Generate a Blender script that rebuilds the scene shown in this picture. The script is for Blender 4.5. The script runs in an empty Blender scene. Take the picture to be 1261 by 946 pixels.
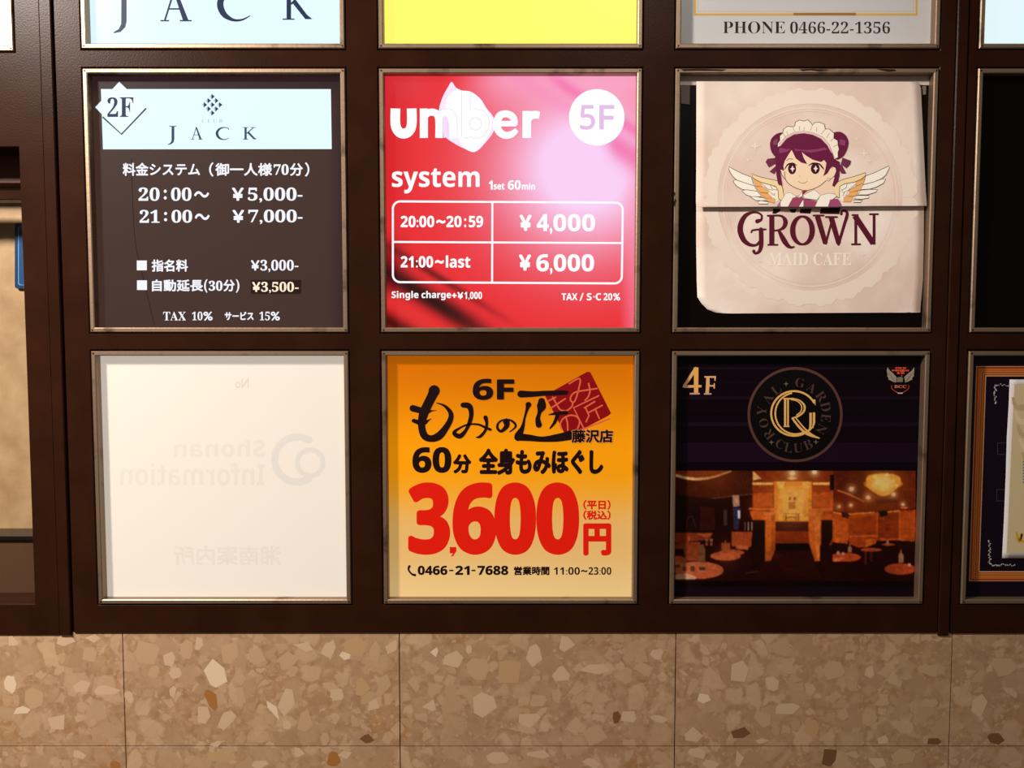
import bpy, math, random
from mathutils import Vector, Matrix
random.seed(7)
S = bpy.context.scene
COL = S.collection

# ------------------------------------------------------------------ camera
F_PX, W_PX, H_PX = 950.0, 1261, 946
DIST, CAM_Z, TILT = 1.1886, 1.35, math.atan(.05605)
CT, ST = math.cos(TILT), math.sin(TILT)
cam = bpy.data.cameras.new('camera')
cam.sensor_fit = 'HORIZONTAL'; cam.sensor_width = 36
cam.lens = F_PX * 36 / W_PX
cam.clip_start = .01
camo = bpy.data.objects.new('camera', cam); COL.objects.link(camo)
camo.location = (0, -DIST, CAM_Z); camo.rotation_euler = (math.pi/2 - TILT, 0, 0)
S.camera = camo

# ------------------------------------------------------------------ world, lamps, exposure
S.view_settings.view_transform = 'Standard'; S.view_settings.look = 'None'
S.view_settings.gamma = 1; S.view_settings.exposure = 0; S.view_settings.use_curve_mapping = False
wd = bpy.data.worlds.new('dim_passage'); S.world = wd; wd.use_nodes = True
wd.node_tree.nodes['Background'].inputs[0].default_value = (1, .88, .76, 1)
wd.node_tree.nodes['Background'].inputs[1].default_value = .13
def lamp(name, loc, size, power, col, target=None):
    l = bpy.data.lights.new(name, 'AREA'); l.shape = 'DISK'; l.size = size; l.energy = power; l.color = col
    o = bpy.data.objects.new(name, l); COL.objects.link(o); o.location = loc
    if target: o.rotation_euler = (Vector(target)-Vector(loc)).to_track_quat('-Z', 'Y').to_euler()
    return o
lamp('ceiling_lamp', (-1.38, -1.0, 2.4), .22, 66, (1, .91, .82), (-.95, 0, .85))
lamp('ceiling_lamp', (.35, -1.25, 2.5), .16, 4.5, (1, .92, .84), (.3, 0, 1.3))
def spot(name, loc, tgt, power, ang, blend, col, size=.06):
    l = bpy.data.lights.new(name, 'SPOT'); l.energy = power; l.spot_size = math.radians(ang); l.spot_blend = blend
    l.color = col; l.shadow_soft_size = size
    o = bpy.data.objects.new(name, l); COL.objects.link(o); o.location = loc
    o.rotation_euler = (Vector(tgt)-Vector(loc)).to_track_quat('-Z', 'Y').to_euler()
spot('added_fill_spot', (.55, -1.1, 2.5), (.47, 0, 1.55), 23, 24, .9, (1, .92, .86))  # added spot with no fixture, brightens the upper right signs

# ------------------------------------------------------------------ plane mapping (pixel of the picture -> point on an upright plane)
def at(px, py, Y=0.0):
    y = py - H_PX/2; x = px - W_PX/2; D = DIST + Y
    h = D*(y*CT + F_PX*ST)/(F_PX*CT - y*ST)
    z = D*CT + h*ST
    return Vector((x*z/F_PX, Y, CAM_Z - h))
def proj(X, Z, Y=0.0):
    D = DIST + Y; h = CAM_Z - Z
    zc = D*CT + h*ST
    return X*F_PX/zc + W_PX/2, F_PX*(h*CT - D*ST)/zc + H_PX/2
def zz(py): return at(630, py).z

# ------------------------------------------------------------------ materials
def lin(c):
    return tuple(((v/255)/12.92 if v/255 <= .04045 else ((v/255+.055)/1.055)**2.4) for v in c)
_m = {}
def pbr(name, c, rough=.5, metal=0, spec=.4, linear=False):
    k = ('p', name)
    if k in _m: return _m[k]
    m = bpy.data.materials.new(name); m.use_nodes = True
    b = m.node_tree.nodes['Principled BSDF']
    b.inputs['Base Color'].default_value = (*(c if linear else lin(c)), 1)
    b.inputs['Roughness'].default_value = rough; b.inputs['Metallic'].default_value = metal
    b.inputs['Specular IOR Level'].default_value = spec
    _m[k] = m; return m
def ink(c):                       # printed ink, lit by the room
    return pbr('ink_%d_%d_%d' % tuple(int(v) for v in c), c, .5, 0, .14)
def glow(c, k=1.0):               # ink on a back-lit panel
    n = 'backlit_%d_%d_%d' % tuple(int(v) for v in c)
    m = pbr(n, tuple(v*.25 for v in c), .3, 0, .05)
    b = m.node_tree.nodes['Principled BSDF']
    b.inputs['Emission Color'].default_value = (*lin(c), 1); b.inputs['Emission Strength'].default_value = k
    return m
def soft(c):                      # ink on a panel with a weak tube behind it
    n = 'soft_backlit_%d_%d_%d' % tuple(int(v) for v in c)
    m = pbr(n, tuple(v*.72 for v in c), .4, 0, .2)
    b = m.node_tree.nodes['Principled BSDF']
    b.inputs['Emission Color'].default_value = (*lin(c), 1); b.inputs['Emission Strength'].default_value = .52
    return m
def attr_mat(name, lit):
    m = bpy.data.materials.new(name); m.use_nodes = True; nt = m.node_tree
    b = nt.nodes['Principled BSDF']; a = nt.nodes.new('ShaderNodeAttribute'); a.attribute_name = 'print'
    b.inputs['Roughness'].default_value = .4; b.inputs['Specular IOR Level'].default_value = .1
    if lit:
        b.inputs['Base Color'].default_value = (.008, .006, .006, 1); b.inputs['Specular IOR Level'].default_value = .05
        nt.links.new(a.outputs['Color'], b.inputs['Emission Color']); b.inputs['Emission Strength'].default_value = 1
    if lit == 'soft':
        mx = nt.nodes.new('ShaderNodeVectorMath'); mx.operation = 'SCALE'; mx.inputs['Scale'].default_value = .5
        nt.links.new(a.outputs['Color'], mx.inputs[0]); nt.links.new(mx.outputs[0], b.inputs['Base Color']); b.inputs['Emission Strength'].default_value = .56
    elif not lit: nt.links.new(a.outputs['Color'], b.inputs['Base Color'])
    return m
def noise_mat(name, c1, c2, scale, rough, metal=0, bump=0, lo=.4, hi=.65, detail=6, bscale=None):
    m = bpy.data.materials.new(name); m.use_nodes = True; nt = m.node_tree; b = nt.nodes['Principled BSDF']
    tc = nt.nodes.new('ShaderNodeTexCoord'); n = nt.nodes.new('ShaderNodeTexNoise'); r = nt.nodes.new('ShaderNodeValToRGB')
    n.inputs['Scale'].default_value = scale; n.inputs['Detail'].default_value = detail
    nt.links.new(tc.outputs['Object'], n.inputs['Vector']); nt.links.new(n.outputs['Fac'], r.inputs['Fac'])
    r.color_ramp.elements[0].position = lo; r.color_ramp.elements[0].color = (*lin(c1), 1)
    r.color_ramp.elements[1].position = hi; r.color_ramp.elements[1].color = (*lin(c2), 1)
    nt.links.new(r.outputs['Color'], b.inputs['Base Color'])
    b.inputs['Roughness'].default_value = rough; b.inputs['Metallic'].default_value = metal
    if bump:
        n2 = nt.nodes.new('ShaderNodeTexNoise'); n2.inputs['Scale'].default_value = bscale or scale*3; n2.inputs['Detail'].default_value = 4
        bp = nt.nodes.new('ShaderNodeBump'); bp.inputs['Strength'].default_value = bump; bp.inputs['Distance'].default_value = .002
        nt.links.new(tc.outputs['Object'], n2.inputs['Vector']); nt.links.new(n2.outputs['Fac'], bp.inputs['Height'])
        nt.links.new(bp.outputs['Normal'], b.inputs['Normal'])
    return m
M_PAINT = noise_mat('brown_painted_steel', (40, 20, 11), (49, 25, 14), 14, .3, 0, .09, .35, .7, 4, 420)
M_PAINT.node_tree.nodes['Principled BSDF'].inputs['Specular IOR Level'].default_value = .05
M_METAL = noise_mat('worn_bronze_trim', (78, 60, 46), (150, 126, 104), 18, .44, .72, .08, .28, .42, 8, 160)
M_SCREW = pbr('dark_screw', (58, 34, 22), .5, .6)
M_BACK = pbr('dark_recess', (14, 9, 7), .8)
M_PAPER = noise_mat('cream_paper', (230, 205, 191), (246, 230, 216), 9, .75, 0, .35, .42, .68, 5, 28)
M_PAPER2 = noise_mat('cream_paper_lower', (230, 205, 191), (250, 238, 226), 8, .75, 0, .4, .40, .64, 5, 26)
M_FLOOR = noise_mat('floor_stone', (90, 72, 56), (120, 98, 78), 5, .4)
M_STONE = noise_mat('pale_stone', (146, 116, 80), (174, 144, 106), 22, .45, 0, .1, .3, .7, 9)

# terrazzo
def terrazzo():
    m = bpy.data.materials.new('terrazzo'); m.use_nodes = True; nt = m.node_tree; L = nt.links; b = nt.nodes['Principled BSDF']
    N = nt.nodes.new
    tc = N('ShaderNodeTexCoord')
    wob = N('ShaderNodeTexNoise'); wob.inputs['Scale'].default_value = 40; wob.inputs['Detail'].default_value = 2
    L.new(tc.outputs['Object'], wob.inputs['Vector'])
    mx = N('ShaderNodeVectorMath'); mx.operation = 'MULTIPLY_ADD'; mx.inputs[1].default_value = (.016, .016, .016)
    L.new(wob.outputs['Color'], mx.inputs[0]); L.new(tc.outputs['Object'], mx.inputs[2])
    base = N('ShaderNodeTexNoise'); base.inputs['Scale'].default_value = 60; base.inputs['Detail'].default_value = 9; base.inputs['Roughness'].default_value = .7
    L.new(tc.outputs['Object'], base.inputs['Vector'])
    cr = N('ShaderNodeValToRGB'); L.new(base.outputs['Fac'], cr.inputs['Fac'])
    cr.color_ramp.elements[0].position = .34; cr.color_ramp.elements[0].color = (*lin((158, 122, 90)), 1)
    cr.color_ramp.elements[1].position = .66; cr.color_ramp.elements[1].color = (*lin((188, 152, 118)), 1)
    cur = cr.outputs['Color']
    tint = N('ShaderNodeTexNoise'); tint.inputs['Scale'].default_value = 13; tint.inputs['Detail'].default_value = 2
    L.new(tc.outputs['Object'], tint.inputs['Vector'])
    tr = N('ShaderNodeValToRGB'); tr.color_ramp.elements[0].position = .52; tr.color_ramp.elements[0].color = (1, 1, 1, 1)
    tr.color_ramp.elements[1].position = .72; tr.color_ramp.elements[1].color = (1.0, .84, .58, 1)
    L.new(tint.outputs['Fac'], tr.inputs['Fac'])
    mt = N('ShaderNodeMix'); mt.data_type = 'RGBA'; mt.blend_type = 'MULTIPLY'; mt.inputs[0].default_value = .8
    L.new(cur, mt.inputs[6]); L.new(tr.outputs['Color'], mt.inputs[7]); cur = mt.outputs[2]
    for scale, thr, edge, c1, c2, fac in ((150, .50, .05, (158, 122, 92), (206, 172, 138), .6), (60, .45, .07, (164, 128, 96), (206, 172, 138), .72), (27, .42, .05, (168, 132, 100), (204, 170, 136), .75)):
        v = N('ShaderNodeTexVoronoi'); v.inputs['Scale'].default_value = scale; L.new(mx.outputs[0], v.inputs['Vector'])
        e = N('ShaderNodeTexVoronoi'); e.feature = 'DISTANCE_TO_EDGE'; e.inputs['Scale'].default_value = scale; L.new(mx.outputs[0], e.inputs['Vector'])
        sep = N('ShaderNodeSeparateColor'); L.new(v.outputs['Color'], sep.inputs[0])
        gt = N('ShaderNodeMath'); gt.operation = 'GREATER_THAN'; gt.inputs[1].default_value = thr; L.new(sep.outputs[0], gt.inputs[0])
        mr = N('ShaderNodeMapRange'); mr.inputs[1].default_value = edge; mr.inputs[2].default_value = edge+.07; L.new(e.outputs['Distance'], mr.inputs[0])
        mu = N('ShaderNodeMath'); mu.operation = 'MULTIPLY'; L.new(gt.outputs[0], mu.inputs[0]); L.new(mr.outputs[0], mu.inputs[1])
        mf = N('ShaderNodeMath'); mf.operation = 'MULTIPLY'; mf.inputs[1].default_value = fac; L.new(mu.outputs[0], mf.inputs[0])
        rc = N('ShaderNodeValToRGB'); L.new(sep.outputs[1], rc.inputs['Fac'])
        rc.color_ramp.elements[0].color = (*lin(c1), 1); rc.color_ramp.elements[1].color = (*lin(c2), 1)
        ad = N('ShaderNodeMix'); ad.data_type = 'RGBA'
        L.new(mf.outputs[0], ad.inputs[0]); L.new(cur, ad.inputs[6]); L.new(rc.outputs['Color'], ad.inputs[7]); cur = ad.outputs[2]
    L.new(cur, b.inputs['Base Color']); b.inputs['Roughness'].default_value = .32; b.inputs['Specular IOR Level'].default_value = .35
    return m
M_TERR = terrazzo()

# ------------------------------------------------------------------ object helpers
def link_mesh(name, verts, faces, mats, fm=None, parent=None, smooth=False):
    me = bpy.data.meshes.new(name); me.from_pydata([tuple(v) for v in verts], [], faces)
    for m in (mats if isinstance(mats, (list, tuple)) else [mats]): me.materials.append(m)
    if fm: me.polygons.foreach_set('material_index', fm)
    if smooth: me.polygons.foreach_set('use_smooth', [True]*len(me.polygons))
    me.update()
    o = bpy.data.objects.new(name, me); COL.objects.link(o)
    if parent: attach(o, parent)
    return o
def attach(o, parent):
    o.parent = parent
    if parent.type == 'EMPTY': o.matrix_parent_inverse = Matrix.Translation(-Vector(parent.location))
def tag(o, label, cat, group=None):
    o['label'] = label; o['category'] = cat
    if group: o['group'] = group
    return o
def thing(name, label, cat, loc, group=None):
    o = bpy.data.objects.new(name, None); o.empty_display_size = .05; COL.objects.link(o); o.location = loc
    return tag(o, label, cat, group)
class MB:
    def __init__(s): s.v = []; s.f = []
    def quad(s, a, b, c, d):
        n = len(s.v); s.v += [a, b, c, d]; s.f.append((n, n+1, n+2, n+3))
    def box(s, x0, x1, y0, y1, z0, z1, bev=0):
        # box with chamfered front (y0) edges
        b = bev; n = len(s.v)
        s.v += [(x0+b, y0, z0+b), (x1-b, y0, z0+b), (x1-b, y0, z1-b), (x0+b, y0, z1-b),
                (x0, y0+b, z0), (x1, y0+b, z0), (x1, y0+b, z1), (x0, y0+b, z1),
                (x0, y1, z0), (x1, y1, z0), (x1, y1, z1), (x0, y1, z1)]
        s.f.append((n, n+1, n+2, n+3))
        for r in ((0, 4), (4, 8)):
            for i in range(4):
                j = (i+1) % 4
                s.f.append((n+r[0]+i, n+r[1]+i, n+r[1]+j, n+r[0]+j))
        s.f.append((n+11, n+10, n+9, n+8))
    def ring(s, x0, x1, z0, z1, prof):
        # mitred rectangular ring; prof = [(inset, y), ...]
        for (d0, y0), (d1, y1) in zip(prof, prof[1:]):
            A = [(x0+d0, y0, z0+d0), (x1-d0, y0, z0+d0), (x1-d0, y0, z1-d0), (x0+d0, y0, z1-d0)]
            B = [(x0+d1, y1, z0+d1), (x1-d1, y1, z0+d1), (x1-d1, y1, z1-d1), (x0+d1, y1, z1-d1)]
            for i in range(4):
                j = (i+1) % 4; s.quad(A[i], A[j], B[j], B[i])
    def build(s, name, mat, parent=None): return link_mesh(name, s.v, s.f, mat, None, parent)
def struct(o): o['kind'] = 'structure'; return o

# ------------------------------------------------------------------ printing helpers
SER = lambda s: ''.join(chr(0x1D400+ord(c)-65) if 'A' <= c <= 'Z' else chr(0x1D41A+ord(c)-97) if 'a' <= c <= 'z' else chr(0x1D7CE+ord(c)-48) if '0' <= c <= '9' else c for c in s)
SAN = lambda s: ''.join(chr(0x1D5D4+ord(c)-65) if 'A' <= c <= 'Z' else chr(0x1D5EE+ord(c)-97) if 'a' <= c <= 'z' else chr(0x1D7EC+ord(c)-48) if '0' <= c <= '9' else c for c in s)
SAR = lambda s: ''.join(chr(0x1D5A0+ord(c)-65) if 'A' <= c <= 'Z' else chr(0x1D5BA+ord(c)-97) if 'a' <= c <= 'z' else chr(0x1D7E2+ord(c)-48) if '0' <= c <= '9' else c for c in s)
_tc = {}
def glyphs(s, off=0, space=1.0):
    k = (s, off, space)
    if k in _tc: return _tc[k]
    c = bpy.data.curves.new('t', 'FONT'); c.body = s; c.resolution_u = 5; c.offset = off; c.space_character = space
    o = bpy.data.objects.new('t', c); COL.objects.link(o)
    bpy.context.view_layer.update()
    me = bpy.data.meshes.new_from_object(o.evaluated_get(bpy.context.evaluated_depsgraph_get()))
    vs = [(v.co.x, v.co.y) for v in me.vertices]; fs = [tuple(p.vertices) for p in me.polygons]
    bpy.data.objects.remove(o); bpy.data.curves.remove(c); bpy.data.meshes.remove(me)
    xs = [v[0] for v in vs]; ys = [v[1] for v in vs]
    x0, x1, y0, y1 = min(xs), max(xs), min(ys), max(ys)
    vs = [((x-x0)/(x1-x0), (y1-y)/(y1-y0)) for x, y in vs]
    _tc[k] = (vs, fs, (x1-x0)/(y1-y0)); return _tc[k]
def spline(p, n=6, closed=False):
    out = []; N = len(p)
    rng = range(N if closed else N-1)
    for i in rng:
        if closed: a, b, c, d = p[(i-1) % N], p[i], p[(i+1) % N], p[(i+2) % N]
        else: a, b, c, d = p[max(i-1, 0)], p[i], p[i+1], p[min(i+2, N-1)]
        for k in range(n):
            t = k/n
            out.append(tuple(.5*((2*b[q]) + (c[q]-a[q])*t + (2*a[q]-5*b[q]+4*c[q]-d[q])*t*t + (3*b[q]-a[q]-3*c[q]+d[q])*t**3) for q in range(len(b))))
    if not closed: out.append(tuple(p[-1]))
    return out
def ell(cx, cy, rx, ry, a0=0, a1=360, n=40):
    full = abs(a1-a0) >= 360
    return [(cx+rx*math.cos(math.radians(a0+(a1-a0)*i/n)), cy+ry*math.sin(math.radians(a0+(a1-a0)*i/n))) for i in range(n if full else n+1)]
def frame_of(x0, y0, s): return lambda P: [(x0+p[0]/s, y0+p[1]/s, *[w/s for w in p[2:]]) for p in P]
def clip(poly, y, below):
    out = []; n = len(poly)
    ins = (lambda p: p[1] >= y) if below else (lambda p: p[1] <= y)
    for i in range(n):
        a, b = poly[i], poly[(i+1) % n]
        if ins(a): out.append(a)
        if ins(a) != ins(b):
            t = (y-a[1])/(b[1]-a[1]); out.append((a[0]+(b[0]-a[0])*t, y))
    return out
STEP = .000006
class Pr:
    """flat printing on a panel: polygons, strokes and letters, layered by a few hundredths of a millimetre"""
    def __init__(s, Y, lit=False, lift=6):
        s.Y = Y if callable(Y) else (lambda x, y: Y); s.lit = lit; s.v = []; s.f = []; s.fm = []; s.mats = []; s.k = lift
    def _mat(s, c):
        m = soft(c) if s.lit == 'soft' else (glow if s.lit else ink)(c)
        if m not in s.mats: s.mats.append(m)
        return s.mats.index(m)
    def _put(s, vs, fs, c, up=True, grp=0):
        s.k += 1 if up else .12
        n = len(s.v); i = s._mat(c)
        for q, (x, y) in enumerate(vs): s.v.append(at(x, y, s.Y(x, y) - (s.k + (q//grp*.3 if grp else 0))*STEP))
        for f in fs: s.f.append(tuple(n+q for q in f)); s.fm.append(i)
    def poly(s, pts, c, up=True):
        if len(pts) < 3: return
        pts = [(p[0], p[1]) for p in pts]
        a = sum(pts[i][0]*pts[(i+1) % len(pts)][1]-pts[(i+1) % len(pts)][0]*pts[i][1] for i in range(len(pts)))
        if a < 0: pts = pts[::-1]
        # y points down in the picture, so a positive area here faces the viewer
        s._put(pts, [tuple(range(len(pts)))[::-1]], c, up)
    def rect(s, x0, y0, x1, y1, c, up=True): s.poly([(x0, y0), (x1, y0), (x1, y1), (x0, y1)], c, up)
    def stroke(s, pts, c, w=None, up=True, closed=False, caps=True, smooth=0):
        if len(pts[0]) < 3: pts = [(p[0], p[1], w) for p in pts]
        if smooth: pts = spline(pts, smooth, closed)
        n = len(pts); vs = []; fs = []
        for i, (x, y, ww) in enumerate(pts):
            a = pts[(i-1) % n] if closed else pts[max(i-1, 0)]; b = pts[(i+1) % n] if closed else pts[min(i+1, n-1)]
            dx, dy = b[0]-a[0], b[1]-a[1]; l = math.hypot(dx, dy) or 1; ww = max(ww, .15)
            vs += [(x-dy/l*ww/2, y+dx/l*ww/2), (x+dy/l*ww/2, y-dx/l*ww/2)]
        for i in range(n if closed else n-1):
            j = (i+1) % n; fs.append((2*i, 2*i+1, 2*j+1, 2*j))
        s._put(vs, fs, c, up)
        if caps and not closed:
            for q in (pts[0], pts[-1]):
                if q[2] > .8: s.poly(ell(q[0], q[1], q[2]/2, q[2]/2, n=12), c, False)
    def text(s, t, x0, y0, x1, y1, c, smear=0, off=0, space=1.0, skew=0, mirror=False, up=True):
        vs, fs, _ = glyphs(t, off, space)
        r = smear; P = []; Fs = []
        dirs = [(0, 0)] + ([(math.cos(a*math.pi/4)*r, math.sin(a*math.pi/4)*r) for a in range(8)] if r else [])
        for dx, dy in dirs:
            n = len(P)
            for u, v in vs:
                uu = 1-u if mirror else u
                P.append((x0+r+uu*(x1-x0-2*r)+dx, y0+r+v*(y1-y0-2*r)+dy+skew*(uu-.5)))
            Fs += [tuple(n+q for q in f) for f in fs]
        s._put(P, Fs, c, up, len(vs) if r else 0)
        if r: s.k += 2.4
    def glyph_rot(s, t, cx, cy, h, ang, c, wscale=1.0, off=0):
        vs, fs, asp = glyphs(t, off)
        ca, sa = math.cos(ang), math.sin(ang); w = h*asp*wscale
        P = [(cx+(u-.5)*w*ca-(v-.5)*h*sa, cy+(u-.5)*w*sa+(v-.5)*h*ca) for u, v in vs]
        s._put(P, fs, c, False)
    def build(s, name, parent, label=None):
        o = link_mesh(name, s.v, s.f, s.mats, s.fm, parent)
        if label: o['label'] = label
        return o

# ------------------------------------------------------------------ layout of the steel grid (metres)
COLS = [(-.6494, -.250), (-.2025, .198), (.245, .645), (.7015, 1.1015)]
ZB = zz(779.5)
ROWS = [(zz(61.5)+0.0, zz(61.5)+.4), (zz(410.8), zz(83)), (zz(745), zz(431))]
ZTOP = ROWS[0][1] + .05
FACE_Y = .012

def lattice(name, x0, x1, z0, z1, holes, depth=.03, y0=0.0):
    mb = MB(); e = .0012
    xs = sorted({x0, x1, *[h[0]-e for h in holes], *[h[1]+e for h in holes]})
    zs = sorted({z0, z1, *[h[2]-e for h in holes], *[h[3]+e for h in holes]})
    xs = [x for x in xs if x0 <= x <= x1]; zs = [z for z in zs if z0 <= z <= z1]
    for a, b in zip(xs, xs[1:]):
        for c, d in zip(zs, zs[1:]):
            mx, mz = (a+b)/2, (c+d)/2
            if any(h[0]-e < mx < h[1]+e and h[2]-e < mz < h[3]+e for h in holes): continue
            mb.quad((a, y0, c), (b, y0, c), (b, y0, d), (a, y0, d))
    for h in holes:
        mb.ring(h[0]-e, h[1]+e, h[2]-e, h[3]+e, [(0, y0), (e, y0+e), (e, y0+depth)])
    for (a, b) in (((x0, z0), (x1, z0)), ((x1, z0), (x1, z1)), ((x1, z1), (x0, z1)), ((x0, z1), (x0, z0))):
        mb.quad((a[0], y0, a[1]), (a[0], y0+depth, a[1]), (b[0], y0+depth, b[1]), (b[0], y0, b[1]))
    return struct(mb.build(name, M_PAINT))
def holes_for(cols): return [(c[0], c[1], r[0], r[1]) for c in cols for r in ROWS]
lattice('trim_1', -.688, .6675, ZB, ZTOP, holes_for(COLS[:3]))
lattice('trim_2', .6885, 2.2, ZB-.001, ZTOP, holes_for(COLS[3:]))
LX = -.7485
LS = (LX-.4, LX, zz(64.5), zz(64.5)+.4)
WIN = (LX-.42, LX, zz(744), zz(181))
lattice('trim_3', -2.3, -.7115, zz(782), ZTOP, [LS, WIN], .06)
mb = MB(); mb.box(-.7105, -.692, -.002, .03, zz(782.5), ZTOP, .0015); struct(mb.build('trim_4', M_PAINT))
mb = MB(); mb.box(.6695, .6865, -.0015, .03, zz(783), ZTOP, .0015); struct(mb.build('trim_5', M_PAINT))
# backing behind the sign boxes
mb = MB(); mb.box(-.69, 2.2, .062, .09, ZB+.01, ZTOP); struct(mb.build('wall_back', M_BACK))

# ------------------------------------------------------------------ terrazzo wall below
TY = .002
def chip_poly(cx, cy, rx, ry, rot, n):
    a = math.radians(rot); P = []
    for i in range(n):
        t = 2*math.pi*(i+random.uniform(-.34, .34))/n; r = random.uniform(.80, 1.14)
        x, y = rx*math.cos(t)*r, ry*math.sin(t)*r
        P.append((cx+x*math.cos(a)-y*math.sin(a), cy+x*math.sin(a)+y*math.cos(a)))
    return P
z_top = ZB + .001; z_j = zz(920); pitch = .2135; tw = .4357
xj0 = at(491.6, 785, TY).x
zrows = [(z_j, z_top)]; z = z_j
while z > 0: zrows.append((max(z-pitch, 0), z)); z -= pitch
V = []; FC = []; FM = []
g = .0008
for (a, b) in zrows:
    k = -5
    while xj0 + k*tw < 2.2:
        x0, x1 = xj0+k*tw+g, xj0+(k+1)*tw-g
        n = len(V); q = .00005
        V += [(x0+q, TY, a+g+q), (x1-q, TY, a+g+q), (x1-q, TY, b-g-q), (x0+q, TY, b-g-q), (x0, TY+q, a+g), (x1, TY+q, a+g), (x1, TY+q, b-g), (x0, TY+q, b-g),
              (x0, TY+.006, a+g), (x1, TY+.006, a+g), (x1, TY+.006, b-g), (x0, TY+.006, b-g)]
        FC.append((n, n+1, n+2, n+3)); FM.append(0)
        for r0 in (0, 4):
            for i in range(4): j = (i+1) % 4; FC.append((n+r0+i, n+r0+4+i, n+r0+4+j, n+r0+j)); FM.append(0)
        k += 1
CH = {'l': (206, 174, 142), 'm': (192, 157, 122), 'y': (190, 153, 112), 'd': (122, 84, 54), 'o': (166, 110, 58), 'w': (224, 198, 168)}
chm = [M_TERR] + [pbr('stone_chip_'+k, c, .32, 0, .35) for k, c in CH.items()]; chk = list(CH)
s3 = 3.002
fA = lambda x, y: (x/s3, 700+y/s3); fB = lambda x, y: (400+x/s3, 700+y/s3); fC = lambda x, y: (800+x/2.735, 700+y/2.735)
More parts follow.
